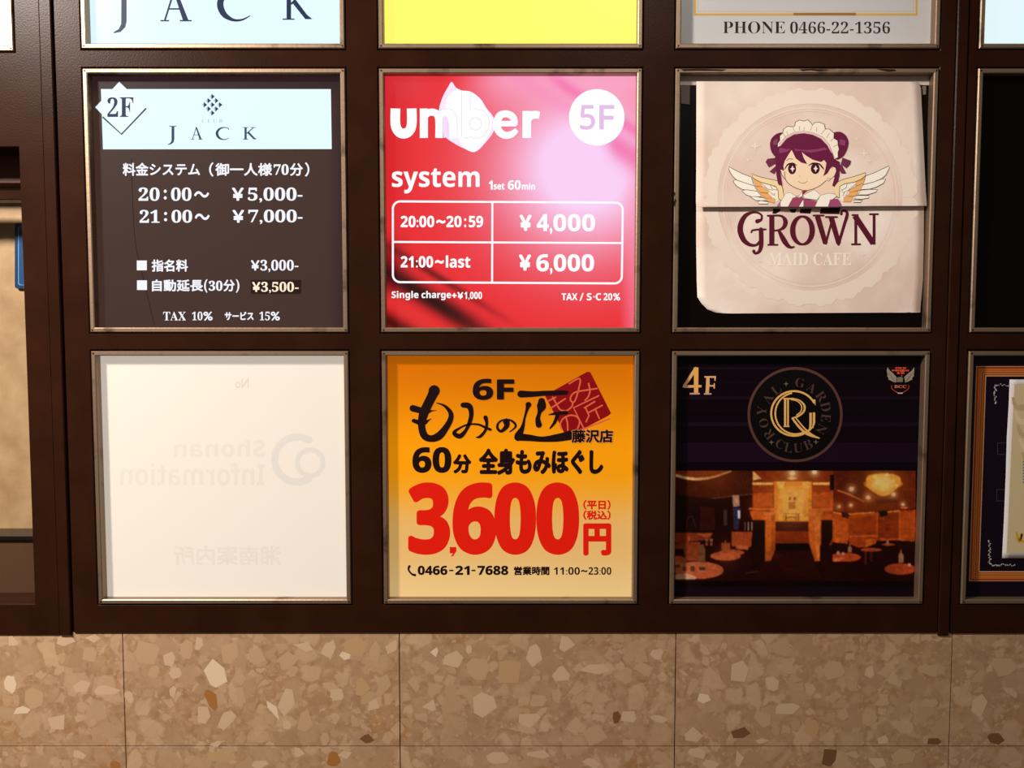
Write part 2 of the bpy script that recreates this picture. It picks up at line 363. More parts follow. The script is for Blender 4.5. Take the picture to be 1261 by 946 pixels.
chips = [(fA, 45, 268, 26, 22, 0, 'l'), (fA, 240, 268, 44, 24, 15, 'l'), (fA, 345, 258, 32, 18, 0, 'l'), (fA, 38, 430, 24, 40, -10, 'w'), (fA, 305, 437, 38, 26, -10, 'l'), (fA, 392, 452, 48, 20, 0, 'l'),
 (fA, 80, 526, 32, 16, -8, 'w'), (fA, 213, 565, 44, 38, 30, 'l'), (fA, 545, 310, 50, 48, 0, 'm'), (fA, 624, 335, 24, 34, 5, 'l'), (fA, 735, 277, 18, 26, 10, 'l'), (fA, 800, 395, 40, 60, -35, 'w'),
 (fA, 783, 488, 22, 46, -20, 'o'), (fA, 850, 310, 36, 46, 0, 'm'), (fA, 945, 325, 38, 36, 0, 'm'), (fA, 1060, 345, 46, 34, -20, 'm'), (fA, 1125, 288, 38, 20, 12, 'l'), (fA, 1215, 298, 28, 36, 15, 'l'),
 (fA, 888, 400, 28, 34, 0, 'm'), (fA, 890, 470, 30, 38, 30, 'm'), (fA, 1060, 490, 34, 60, 15, 'l'), (fA, 1007, 520, 16, 44, -30, 'w'), (fA, 750, 540, 32, 34, 0, 'l'), (fA, 840, 558, 26, 46, 40, 'l'),
 (fA, 650, 388, 28, 22, 0, 'l'), (fA, 570, 385, 22, 26, 30, 'm'), (fA, 478, 475, 16, 28, -20, 'l'), (fA, 1130, 565, 34, 44, 0, 'm'), (fA, 1060, 580, 20, 22, 0, 'l'), (fA, 795, 648, 26, 14, 0, 'l'), (fA, 815, 695, 64, 22, 0, 'y'),
 (fA, 960, 725, 42, 18, 0, 'l'), (fA, 1105, 680, 26, 18, 0, 'l'), (fA, 293, 690, 28, 20, 0, 'l'), (fA, 425, 728, 22, 18, 0, 'o'), (fA, 1232, 708, 22, 28, 20, 'o'), (fA, 1245, 470, 30, 24, 10, 'l'), (fA, 330, 320, 34, 40, 0, 'm'), (fA, 130, 480, 40, 44, 0, 'm'), (fA, 690, 300, 28, 36, 0, 'm'), (fA, 560, 600, 34, 30, 0, 'm'), (fA, 640, 455, 14, 26, 0, 'l'),
 (fB, 115, 290, 44, 46, 0, 'y'), (fB, 185, 310, 26, 44, 0, 'm'), (fB, 72, 323, 26, 16, 25, 'w'), (fB, 20, 300, 26, 36, 0, 'l'), (fB, 250, 290, 24, 30, 30, 'l'), (fB, 215, 435, 26, 52, 20, 'm'), (fB, 45, 465, 30, 24, -25, 'l'),
 (fB, 180, 505, 22, 34, 40, 'l'), (fB, 140, 440, 36, 36, 0, 'y'), (fB, 155, 630, 26, 16, 0, 'd'), (fB, 475, 340, 42, 36, 0, 'l'), (fB, 405, 310, 18, 18, 0, 'w'), (fB, 533, 300, 12, 22, -10, 'l'), (fB, 570, 375, 46, 44, 0, 'm'),
 (fB, 678, 382, 52, 54, 30, 'y'), (fB, 775, 322, 28, 46, 10, 'l'), (fB, 890, 280, 32, 34, 20, 'l'), (fB, 1005, 372, 56, 22, -8, 'l'), (fB, 875, 392, 36, 34, 0, 'l'), (fB, 588, 508, 52, 58, -35, 'l'), (fB, 757, 555, 42, 34, 10, 'l'),
 (fB, 390, 510, 28, 28, 0, 'l'), (fB, 328, 425, 30, 34, 0, 'm'), (fB, 300, 476, 20, 20, 0, 'm'), (fB, 1125, 545, 32, 32, 10, 'l'), (fB, 1078, 550, 16, 26, 0, 'd'), (fB, 1235, 555, 34, 14, 15, 'l'), (fB, 995, 618, 48, 38, 0, 'm'),
 (fB, 785, 492, 34, 30, 0, 'm'), (fB, 1180, 375, 44, 32, 0, 'm'), (fB, 640, 700, 50, 24, 0, 'l'), (fB, 790, 690, 44, 18, 0, 'l'), (fB, 75, 690, 28, 18, 0, 'l'), (fB, 32, 705, 28, 30, 0, 'o'), (fB, 985, 722, 34, 20, 20, 'l'), (fB, 930, 450, 36, 28, 0, 'm'), (fB, 390, 365, 40, 28, 0, 'm'), (fB, 860, 470, 22, 30, 0, 'm'), (fB, 1030, 480, 30, 24, 0, 'm'),
 (fC, 25, 290, 22, 22, 0, 'l'), (fC, 297, 348, 34, 42, 0, 'l'), (fC, 180, 435, 26, 20, 15, 'w'), (fC, 145, 395, 22, 36, 20, 'm'), (fC, 412, 390, 24, 28, -20, 'l'), (fC, 462, 340, 38, 18, 15, 'm'), (fC, 460, 475, 48, 20, -5, 'l'),
 (fC, 380, 505, 34, 30, 30, 'm'), (fC, 145, 565, 32, 28, 0, 'l'), (fC, 310, 555, 36, 20, -10, 'd'), (fC, 380, 582, 26, 12, 5, 'l'), (fC, 605, 632, 26, 38, 20, 'd'), (fC, 740, 350, 18, 26, 10, 'l'), (fC, 795, 350, 36, 24, 0, 'm'),
 (fC, 650, 495, 20, 28, 20, 'm'), (fC, 785, 580, 22, 18, -20, 'l'), (fC, 955, 584, 36, 14, 5, 'd'), (fC, 1113, 460, 30, 46, 5, 'l'), (fC, 1168, 572, 36, 20, 10, 'd'), (fC, 1070, 395, 12, 34, 15, 'm'), (fC, 160, 622, 34, 18, 20, 'l'),
 (fC, 205, 660, 28, 16, 0, 'l'), (fC, 300, 640, 22, 34, -20, 'l'), (fC, 770, 655, 36, 24, 10, 'l'), (fC, 860, 635, 44, 34, 0, 'm'), (fC, 545, 545, 30, 40, 0, 'y'), (fC, 620, 340, 40, 40, 0, 'm'), (fC, 940, 345, 44, 26, 0, 'm'), (fC, 1190, 330, 46, 34, 0, 'm'), (fC, 740, 500, 28, 30, 0, 'm'), (fC, 945, 455, 36, 16, -10, 'm')]
for i, (fr, x, y, rx, ry, rot, kk) in enumerate(chips):
    sc = s3 if fr is not fC else 2.735
    cx, cy = fr(x, y); P = chip_poly(cx, cy, rx/sc, ry/sc, rot, random.choice((4, 5, 5, 6, 7)))
    n = len(V)
    V += [tuple(at(px, py, TY-.00005-i*.0000015)) for px, py in P][::-1]
    FC.append(tuple(range(n, n+len(P)))); FM.append(1+chk.index(kk))
w = link_mesh('wall_front', V, FC, chm, FM); struct(w)
mb = MB(); mb.box(-2.3, 2.3, TY+.005, TY+.03, 0, ZB); struct(mb.build('trim_8', pbr('tile_joint', (70, 40, 22), .8)))
mb = MB(); mb.quad((-3, -4, 0), (3, -4, 0), (3, .1, 0), (-3, .1, 0)); struct(mb.build('floor', M_FLOOR))

# ------------------------------------------------------------------ sign boxes
GROUP = 'tenant sign boxes in the brown steel grid'
def sign(x0, x1, z0, z1, label, face_mat, lit_wall=False):
    e = .0018
    t = thing('sign_box', label, 'sign', ((x0+x1)/2, .012, z0), GROUP)
    mb = MB()
    mb.ring(x0+e, x1-e, z0+e, z1-e, [(0, .012), (0, -.0005), (.0012, -.002), (.0058, -.002), (.0072, -.001), (.0072, FACE_Y)])
    fr = mb.build('metal_frame', M_METAL, t)
    d = .0055
    for sx in (x0+e+d*.65, x1-e-d*.65):
        for sz in (z0+e+d*.65, z1-e-d*.65):
            p = proj(sx, sz)
            if -2 < p[0] < W_PX+2 and -2 < p[1] < H_PX:
                pts = [(sx+.0013*math.cos(a*math.pi/5), -.0026, sz+.0013*math.sin(a*math.pi/5)) for a in range(10)]
                pts2 = [(x, -.0018, zq) for x, _, zq in pts]
                link_mesh('screw', pts+pts2, [tuple(range(10))]+[(i, 10+i, 10+(i+1) % 10, (i+1) % 10) for i in range(10)], M_SCREW, None, fr)
    q = .0085
    mb = MB(); mb.box(x0+q, x1-q, FACE_Y, FACE_Y+.004, z0+q, z1-q)
    fc = mb.build('sign_face', face_mat, t)
    return t, fc
def grid_face(fc, x0, x1, z0, z1, fn, mat, n=72):
    q = .0085; V = []; C = []; Fq = []
    for j in range(n+1):
        for i in range(n+1):
            u, v = i/n, j/n
            V.append((x0+q+u*(x1-x0-2*q), FACE_Y, z1-q-v*(z1-z0-2*q))); C.append((*lin(fn(u, v)), 1))
    for j in range(n):
        for i in range(n):
            a = j*(n+1)+i; Fq.append((a, a+n+1, a+n+2, a+1))
    fc.data.clear_geometry(); me = fc.data
    me.from_pydata(V, [], Fq); me.materials.clear(); me.materials.append(mat)
    at_ = me.attributes.new('print', 'FLOAT_COLOR', 'POINT')
    at_.data.foreach_set('color', [k for c in C for k in c]); me.update()
def cell(c, r): return (*COLS[c], *ROWS[r])
def mixc(a, b, t): t = max(0, min(1, t)); return tuple(a[i]+(b[i]-a[i])*t for i in range(3))
def sstep(a, b, x): t = max(0, min(1, (x-a)/(b-a))); return t*t*(3-2*t)

# Roman capitals drawn with a broad pen (for the club logo)
def roman(pr, ch, x0, y0, x1, y1, c):
    w, h = x1-x0, y1-y0
    T = lambda pts: [(x0+p[0]*w, y0+p[1]*h, *( [p[2]*w] if len(p) > 2 else [])) for p in pts]
    if ch == 'A':
        pr.stroke(T([(.46, .0, .06), (.14, .98, .06)]), c, caps=False); pr.poly(T([(.40, .04), (.50, 0), (.90, .97), (.72, .97)]), c)
        pr.stroke(T([(.27, .62, .05), (.70, .62, .05)]), c, caps=False)
        pr.stroke(T([(0, .98, .045), (.28, .98, .045)]), c, caps=False); pr.stroke(T([(.62, .98, .045), (1, .98, .045)]), c, caps=False)
    elif ch == 'C':
        P = [(.96, .20, .05), (.90, .08, .06), (.62, .025, .07), (.30, .12, .13), (.11, .35, .19), (.09, .58, .20), (.22, .82, .17), (.48, .965, .09), (.75, .96, .06), (1.0, .84, .03)]
        pr.stroke(T(P), c, smooth=5, caps=False)
    elif ch == 'K':
        pr.poly(T([(.14, 0), (.30, 0), (.30, 1), (.14, 1)]), c)
        for yy in (.015, .985): pr.stroke(T([(0, yy, .045), (.42, yy, .045)]), c, caps=False)
        pr.stroke(T([(.30, .5, .07), (.78, .03, .06)]), c, caps=False); pr.stroke(T([(.60, .015, .045), (.95, .015, .045)]), c, caps=False)
        pr.poly(T([(.34, .46), (.48, .38), (.86, .84), (1.05, .985), (.80, .985)]), c)
    elif ch == 'J':
        pr.poly(T([(.45, 0), (.76, 0), (.76, .72), (.68, .86), (.40, .97), (.0, 1.0), (.0, .97), (.30, .90), (.44, .78)]), c)
        pr.stroke(T([(.18, .012, .09), (1.0, .012, .09)]), c, caps=False)

NAVY = (44, 54, 82)
# --- top row, pale blue sign with large serif capitals
t, fc = sign(*cell(0, 0), 'glowing pale blue sign with large widely spaced dark serif capitals, cut off at its top', glow((222, 247, 253)))
p = Pr(FACE_Y, True)
for a in (('J', 140, -12, 161, 41), ('A', 197.5, -14, 236, 26.3), ('C', 268, -15, 308, 26), ('K', 348, -14, 383, 24.2)):
    p = Pr(FACE_Y, True); roman(p, *a, NAVY); p.build('capital_letter', fc)
# --- top row, yellow
t, fc = sign(*cell(1, 0), 'glowing plain lemon yellow sign with nothing written on its visible part', glow((253, 249, 112)))
# --- top row, telephone number
t, fc = sign(*cell(2, 0), 'greyish white sign with thin gold border lines above a black telephone number', pbr('phone_face', (212, 212, 213), .3, 0, .3))
p = Pr(FACE_Y); GO = (222, 178, 84)
p.rect(854.5, -40, 857, 19.3, GO); p.rect(1127.5, -40, 1130, 19.3, GO); p.rect(857, 16.6, 1127.5, 19.3, GO)
p.rect(859, -40, 859.8, 14.4, (222, 196, 150)); p.rect(1124.6, -40, 1125.4, 14.4, (222, 196, 150)); p.rect(859.8, 13.6, 1124.6, 14.4, (222, 196, 150))
p.rect(977, 15.8, 1054, 19.0, (164, 118, 58))
p.build('gold_border', fc, 'gold border lines')
p = Pr(FACE_Y); p.text(SER('PHONE'), 890.3, 26.3, 967, 41.2, (48, 40, 38), off=-.006); p.text(SER('0466-22-1356'), 973, 26.6, 1096, 41.4, (48, 40, 38), off=-.006)
p.build('telephone_lettering', fc)
# --- top row, far right
t, fc = sign(*cell(3, 0), 'glowing blank blue-white sign above the black unlit sign, cut by the picture edge', glow((226, 246, 250)))
# --- left bay, top
t, fc = sign(*LS, 'glowing white sign above the recessed stone window, only its lower corner in view', glow((236, 244, 252)))

# --- JACK price sign
t, fc = sign(*cell(0, 1), 'dark brown price sign with pale blue header strip and floor badge 2F in a diamond', glow((70, 48, 41)))
def umberboard(u, v): return mixc((46, 28, 32), (66, 46, 39), sstep(.02, .13, v)*sstep(1.02, .93, u))  # weaker backlight at the top and right edge, painted into the colour
grid_face(fc, *cell(0, 1), umberboard, attr_mat('dark_board_painted_backlight', True), 30)
p = Pr(FACE_Y, True, 2)
p.stroke([(162, 195), (163, 240), (167, 300), (177, 345), (190, 400)], (44, 28, 24), .9, smooth=5, caps=False)
HB = (224, 247, 253)
p.poly([(124.3, 109.7), (407.4, 109.8), (408.5, 183.6), (126.8, 183.9)], HB)
p.poly([(146.8, 100.8), (180.5, 133), (149.6, 166), (117.2, 132.1)], (230, 246, 253))
p.build('header_strip', fc, 'pale blue header strip')
p = Pr(FACE_Y, True, 60)
LC = (52, 70, 96)
p.stroke([(126.2, 143.9), (149.6, 165.4), (180, 133.4)], LC, 2.0, caps=False)
p.text(SER('2'), 132.2, 119.8, 145.4, 144, NAVY); p.text(SER('F'), 147.4, 119.8, 164.2, 144, NAVY)
p.build('floor_badge', fc, 'floor number 2F on a diamond')
p = Pr(FACE_Y, True, 60)
for i in (-1, 0, 1):
    for j in (-1, 0, 1):
        cx, cy = 261.3+(i-j)*4.7, 129+(i+j)*5.05
        p.poly([(cx, cy-3.7), (cx, cy+3.7), (cx-3.4, cy)], (168, 200, 222)); p.poly([(cx-.9, cy-3.2), (cx+3.2, cy), (cx-.9, cy+3.4)], (40, 52, 88))
p.build('diamond_logo', fc, 'dark diamond grid logo'); p = Pr(FACE_Y, True, 60)
p.text(SER('CLUB'), 248.5, 146.6, 274, 151.2, (176, 204, 214), off=-.004, space=1.5)
p.build('club_lettering', fc); p = Pr(FACE_Y, True, 60)
for a in (('J', 206.5, 155.3, 217.2, 178.4), ('A', 235, 156.5, 249.8, 172), ('C', 265.9, 156.6, 282.3, 172.2), ('K', 298.7, 156.8, 315.6, 171.8)):
    p = Pr(FACE_Y, True, 60); roman(p, *a, LC); p.build('capital_letter', fc)
WH = (240, 242, 250)
p = Pr(FACE_Y, True)
p.text('料金システム', 151, 200.5, 246.3, 216.6, WH, .45); p.text('（', 257.5, 200, 263, 217.5, WH, .4); p.text('御一人様', 265.1, 200.8, 335, 216.6, WH, .45)
p.text(SER('70'), 337, 202.2, 355.5, 215.5, WH, .2); p.text('分', 357, 201, 373, 216.6, WH, .45); p.text('）', 375.5, 200, 381, 217.5, WH, .4)
p.build('heading_lettering', fc)
p = Pr(FACE_Y, True)
p.text(SER('20'), 170.6, 230.9, 196.5, 247.5, WH, .15); p.text(':', 201.6, 233.5, 205.4, 245.8, WH, .6); p.text(SER('00'), 210.6, 230.9, 235.8, 247.5, WH, .15); p.text('〜', 238.9, 235.5, 257.6, 243.4, WH, .5); p.text(SER('21'), 171.9, 258.5, 196.5, 274.4, WH, .15); p.text(':', 202, 261, 205.8, 272.6, WH, .6); p.text(SER('00'), 211.2, 258.5, 236.6, 274.4, WH, .15); p.text('〜', 239.8, 263, 258.2, 271, WH, .5)
p.build('time_lettering', fc)
p = Pr(FACE_Y, True)
p.text('￥', 285.5, 231.2, 300.2, 247.3, WH, .7); p.text(SER('5,000'), 305.1, 230.9, 365.2, 249.6, WH, .15); p.rect(366.5, 240.2, 372.4, 242.2, WH); p.text('￥', 286.1, 258.6, 300.8, 274.4, WH, .7); p.text(SER('7,000'), 305.7, 258.2, 365.4, 276.2, WH, .15); p.rect(366.7, 267.4, 372.5, 269.4, WH)
p.build('price_lettering', fc)
p = Pr(FACE_Y, True)
p.rect(168.5, 320.9, 180.8, 332.9, WH); p.rect(168.7, 345.3, 181, 357.2, WH); p.text('指名料', 186.7, 319.6, 231.5, 334.6, WH, .45); p.text('自動延長', 187.1, 344.2, 250, 359, WH, .45); p.text('(', 251.3, 344, 255.5, 360.4, WH, .3); p.text(SER('30'), 257, 345.8, 274, 358.2, WH, .15); p.text('分', 275, 344.4, 289.2, 359, WH, .4); p.text(')', 290.5, 344, 294.8, 360.4, WH, .3)
p.build('item_lettering', fc)
p = Pr(FACE_Y, True)
p.text('￥', 308.9, 320.6, 319.6, 333.2, WH, .5); p.text(SER('3,000'), 320.6, 320, 361.8, 335.3, WH, .1); p.rect(362.8, 327.4, 367.4, 329.0, WH)
p.build('surcharge_lettering', fc)
p = Pr(FACE_Y, True)
p.text(SER('TAX'), 201, 383.9, 229, 394.6, WH); p.text(SER('10'), 236.4, 383.9, 249.4, 394.6, WH); p.text('%', 250.4, 383.9, 261.9, 394.8, WH, .35); p.text('サービス', 276.6, 384, 312.4, 394.4, WH, .4); p.text(SER('15'), 319.4, 383.9, 332.4, 394.6, WH); p.text('%', 333.4, 383.9, 344.6, 394.8, WH, .35)
p.build('tax_lettering', fc)
p = Pr(FACE_Y, False, 90); p.rect(308.9, 344.7, 370.8, 361.9, (26, 10, 8))
CR = (238, 220, 200); p.text('￥', 310.5, 347.4, 320.6, 359.6, CR, .5); p.text(SER('3,500'), 321.6, 347.2, 362, 361.2, CR, .1); p.rect(363, 354.2, 367.6, 355.8, CR)
p.build('price_sticker', fc, 'black price patch stuck over the old figure')

# --- red and pink price sign
X0, X1, Z0, Z1 = cell(1, 1)
t, fc = sign(*cell(1, 1), 'glowing red to pink satin price sign with white table and round white 5F badge', M_BACK)
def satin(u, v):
    c = mixc((232, 40, 44), (250, 208, 246), math.exp(-(((u-.80)/.44)**2+((v-.36)/.42)**2)*1.25)*1.2)  # pink-white area: part satin print, part glow of the tube behind, painted in
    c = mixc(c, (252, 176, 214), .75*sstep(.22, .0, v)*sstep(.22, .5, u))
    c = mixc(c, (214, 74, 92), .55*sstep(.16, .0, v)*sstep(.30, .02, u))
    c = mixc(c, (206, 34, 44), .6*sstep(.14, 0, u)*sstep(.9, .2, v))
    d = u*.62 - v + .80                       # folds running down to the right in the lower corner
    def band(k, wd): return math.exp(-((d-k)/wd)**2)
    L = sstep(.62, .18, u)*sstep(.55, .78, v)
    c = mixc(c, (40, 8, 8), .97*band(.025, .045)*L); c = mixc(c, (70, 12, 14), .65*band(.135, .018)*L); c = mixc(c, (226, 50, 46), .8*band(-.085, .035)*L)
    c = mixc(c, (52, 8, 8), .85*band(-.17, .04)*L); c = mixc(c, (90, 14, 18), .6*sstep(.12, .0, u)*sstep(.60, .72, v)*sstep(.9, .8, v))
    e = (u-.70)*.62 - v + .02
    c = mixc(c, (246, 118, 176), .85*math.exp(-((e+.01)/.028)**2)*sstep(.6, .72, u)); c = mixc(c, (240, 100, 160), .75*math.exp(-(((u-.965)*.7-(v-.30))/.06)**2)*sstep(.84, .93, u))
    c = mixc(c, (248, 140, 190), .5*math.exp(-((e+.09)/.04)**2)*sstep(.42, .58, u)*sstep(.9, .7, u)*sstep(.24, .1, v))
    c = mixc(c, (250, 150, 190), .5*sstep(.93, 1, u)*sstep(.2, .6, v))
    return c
grid_face(fc, X0, X1, Z0, Z1, satin, attr_mat('satin_print', True), 110)  # satin print with the glow of the tube behind painted in
UW = (254, 252, 254)
z = frame_of(470, 90, 6.005)
p = Pr(FACE_Y, True)
p.poly(spline(z([(518, 65), (548, 105), (592, 128), (660, 138), (730, 190), (775, 260), (828, 330), (832, 420), (770, 512), (690, 584), (610, 558), (540, 522), (470, 470), (430, 380), (424, 270), (452, 175), (490, 105)]), 4, True), (247, 226, 250))
p.poly(spline(z([(560, 122), (592, 130), (660, 140), (728, 192), (772, 262), (812, 330), (800, 440), (690, 580), (600, 540), (565, 480), (480, 330), (476, 220), (510, 150)]), 4, True), (254, 250, 254))
p.build('petal_emblem', fc, 'white petal behind the shop name')
p = Pr(FACE_Y, True, 40)
p.stroke(z([(102, 262, 72), (102, 380, 72), (125, 432, 72), (162, 448, 74), (200, 432, 72), (222, 380, 72), (222, 262, 72)]), UW, smooth=4, caps=False)
p.stroke(z([(312, 262, 60), (312, 480, 60)]), UW, caps=False)
p.stroke(z([(315, 325, 44), (350, 292, 52), (400, 296, 54), (424, 345, 56), (424, 480, 56)]), UW, smooth=3, caps=False)
p.stroke(z([(428, 325, 44), (462, 290, 50), (508, 296, 54), (530, 345, 56), (530, 480, 56)]), UW, smooth=3, caps=False)
p.stroke(z([(622, 138, 62), (622, 480, 62)]), UW, caps=False)
p.stroke(z([(692+72*math.cos(a*.2618), 378+76*math.sin(a*.2618), 58) for a in range(24)]), UW, closed=True)
p.stroke(z([(840, 374, 42), (996, 374, 40)]), UW, caps=False)
p.stroke(z([(984, 385, 40), (980, 345, 50), (957, 314, 52), (915, 301, 52), (872, 318, 56), (850, 380, 58), (872, 436, 56), (918, 461, 52), (965, 450, 48), (1000, 420, 34)]), UW, smooth=4, caps=False)
p.stroke(z([(1073, 280, 64), (1073, 480, 64)]), UW, caps=False); p.stroke(z([(1078, 355, 50), (1100, 318, 56), (1135, 308, 58), (1168, 312, 52)]), UW, smooth=4, caps=False)
GL = (214, 200, 214)
p.stroke(z([(592, 138), (592, 470), (622, 482), (655, 470), (700, 484), (760, 462), (795, 400), (795, 340), (755, 280), (700, 266), (655, 282), (655, 140)]), GL, .55, caps=False)
p.stroke(z([(694+44*math.cos(a*.2618), 376+46*math.sin(a*.2618)) for a in range(24)]), GL, .6, closed=True)
p.stroke(z([(430, 275), (470, 264), (520, 272), (552, 310), (558, 350), (558, 476)]), GL, .55, caps=False); p.stroke(z([(452, 478), (452, 345), (462, 318), (480, 330), (490, 350), (492, 476)]), GL, .55, caps=False)
p.poly(z([(456, 478), (456, 345), (466, 322), (480, 334), (488, 352), (488, 478)]), (243, 218, 247))
p.build('shop_lettering', fc)
p = Pr(FACE_Y, True, 40)
p.poly(ell(734.9, 144.5, 34.2, 34.7, n=64), (254, 254, 254)); p.text(SAR('5'), 714.2, 129.3, 732.8, 159.8, (226, 188, 230), .7); p.text(SAR('F'), 738, 129.3, 756.6, 159.6, (226, 188, 230), .9)
p.build('floor_badge', fc, 'round white badge reading 5F')
p = Pr(FACE_Y, True, 40)
p.text(SAN('system'), 482.7, 207.5, 590.6, 238.2, UW, .1)
p.text(SAN('1'), 601.9, 222.2, 606.8, 233.6, UW, .3); p.text(SAN('set'), 607.8, 225.6, 621.4, 233.6, UW, .2); p.text(SAN('60'), 625.3, 222, 641.3, 233.8, UW, .2); p.text(SAN('min'), 642.6, 225.2, 659, 233.6, UW, .2)
p.build('system_lettering', fc)
p = Pr(FACE_Y, True, 40)
def rrect(x0, y0, x1, y1, r, n=6):
    P = []
    for cx, cy, a in ((x1-r, y0+r, -90), (x1-r, y1-r, 0), (x0+r, y1-r, 90), (x0+r, y0+r, 180)):
        P += ell(cx, cy, r, r, a, a+90, n)
    return P
R = [(x-1.3*(y-248)/100*(x-482)/284, y+1.6*(x-482)/284) for x, y in rrect(483.8, 248, 767, 347.5, 9)]
p.stroke(R, UW, 2.5, closed=True); p.stroke([(484, 298), (765.4, 299.4)], UW, 2.4, caps=False); p.stroke([(606.3, 249), (606, 347.6)], UW, 2.4, caps=False)
p.build('price_table', fc, 'white lined table')
p = Pr(FACE_Y, True, 40)
p.text(SAN('20:00'), 493.4, 265.8, 534.8, 280, UW, .2); p.text('~', 537.2, 270.6, 548.6, 275.4, UW, .7); p.text(SAN('20'), 549.6, 265.8, 568.4, 280, UW, .2); p.text(':', 571.6, 268.8, 574.2, 280, UW, .4); p.text(SAN('59'), 577.2, 265.8, 595, 280, UW, .2)
p.build('time_lettering', fc); p = Pr(FACE_Y, True, 40)
p.text('￥', 639.5, 264.6, 654.8, 284.4, UW, 1.1); p.text(SAN('4'), 660.9, 263.8, 676, 284.6, UW, .3); p.text(',', 677, 280.6, 680, 288.4, UW, .6); p.text(SAN('000'), 681.4, 263.6, 732.8, 285, UW, .3)
p.build('price_lettering', fc); p = Pr(FACE_Y, True, 40)
p.text(SAN('21:00'), 493.4, 315.4, 533.4, 329.6, UW, .2); p.text('~', 535.6, 320.2, 546.6, 324.8, UW, .7); p.text(SAN('last'), 549, 314.6, 579.2, 329.8, UW, .2)
p.build('time_lettering', fc); p = Pr(FACE_Y, True, 40)
p.text('￥', 638.8, 313.6, 654.2, 333.4, UW, 1.1); p.text(SAN('6'), 660.4, 313, 676, 334.4, UW, .3); p.text(',', 677.2, 330, 680.2, 338, UW, .6); p.text(SAN('000'), 681.8, 313, 731.6, 334.4, UW, .3)
p.build('price_lettering', fc)
p = Pr(FACE_Y, True, 40)
p.text(SAN('Single'), 482.2, 358.4, 515.4, 369.8, UW, .1); p.text(SAN('charge'), 519, 358.4, 555.4, 369.8, UW, .1); p.text('+', 556.6, 361, 562.4, 367, UW, .5); p.text('￥', 563.2, 359.8, 570.6, 368.4, UW, .5)
p.text(SAN('1,000'), 571.8, 359.4, 593.6, 369.6, UW, .1)
p.build('note_lettering', fc); p = Pr(FACE_Y, True, 40)
p.text(SAN('TAX'), 691.6, 361.2, 711.2, 369.8, UW, .1); p.text('/', 713.6, 360.8, 718.8, 370.6, UW, .3); p.text(SAN('S'), 722.6, 361, 728.6, 370, UW, .1); p.rect(730.6, 364.6, 732.4, 366.4, UW); p.text(SAN('C'), 733.6, 361, 740.4, 370, UW, .1); p.text(SAN('20'), 743.2, 361, 754, 370, UW, .1); p.text('%', 755, 361, 763.8, 370.2, UW, .35)
p.build('note_lettering', fc)

# --- black sign with paper over it
t, fc = sign(*cell(2, 1), 'unlit black sign with white upper strip, mostly hidden by two cream paper sheets', pbr('black_face', (10, 5, 4), .3, 0, .12))
p = Pr(FACE_Y); p.rect(836, 88, 1150, 104.8, (206, 196, 188)); p.build('white_strip', fc, 'white strip along the upper edge')
def sheet(name, rows, Yf, mat, nu=24, sub=6):
    # rows: [(y, x_left, x_right)] in picture units on the sheet's own plane
    V = []; Fq = []; R = []; rows = [(*r, 0)[:4] for r in rows]
    for (a, b) in zip(rows, rows[1:]):
        for k in range(sub): R.append(tuple(a[i]+(b[i]-a[i])*k/sub for i in range(len(a))))
    R.append(rows[-1])
    for r in R:
        for i in range(nu+1):
            x = r[1]+(r[2]-r[1])*i/nu; y = r[0]+r[3]*(i/nu)
            V.append(at(x, y, Yf(x, y)))
    for j in range(len(R)-1):
        for i in range(nu): a = j*(nu+1)+i; Fq.append((a, a+nu+1, a+nu+2, a+1))
    o = link_mesh(name, V, Fq, mat, None, None, True)
    md = o.modifiers.new('thickness', 'SOLIDIFY'); md.thickness = .0003; md.offset = -1
    return o
YL = lambda x, y: .0098
_yu0, _yu1 = zz(100), zz(255)
def YU(x, y): return .0088 - .0064*(_yu0-zz(y))/(_yu0-_yu1)     # hangs out from the wall at its foot
lo = sheet('paper_poster', [(249, 857.4, 1138), (297, 857.3, 1137.6), (345, 858, 1136.6), (366, 858.8, 1134.8), (374, 864, 1134), (381, 871, 1133.5), (385, 881, 1133.2), (386.2, 892, 1133, -1.4)], YL, M_PAPER2)
tag(lo, 'lower cream paper sheet with dark red shop name and a cut off corner', 'poster', 'paper sheets taped over the black sign')
up = sheet('paper_poster', [(100.3, 857.6, 1131, .6), (108, 857.6, 1134), (150, 857.5, 1136), (200, 857.4, 1138.4), (235, 857.2, 1140), (250, 857, 1141.2), (255.2, 858.4, 1141.4, -1.6)], YU, M_PAPER)
tag(up, 'upper cream paper sheet with winged maid emblem, its lower edge standing off the sheet below', 'poster', 'paper sheets taped over the black sign')
PINKL = (242, 225, 211); RIM = (241, 216, 203)
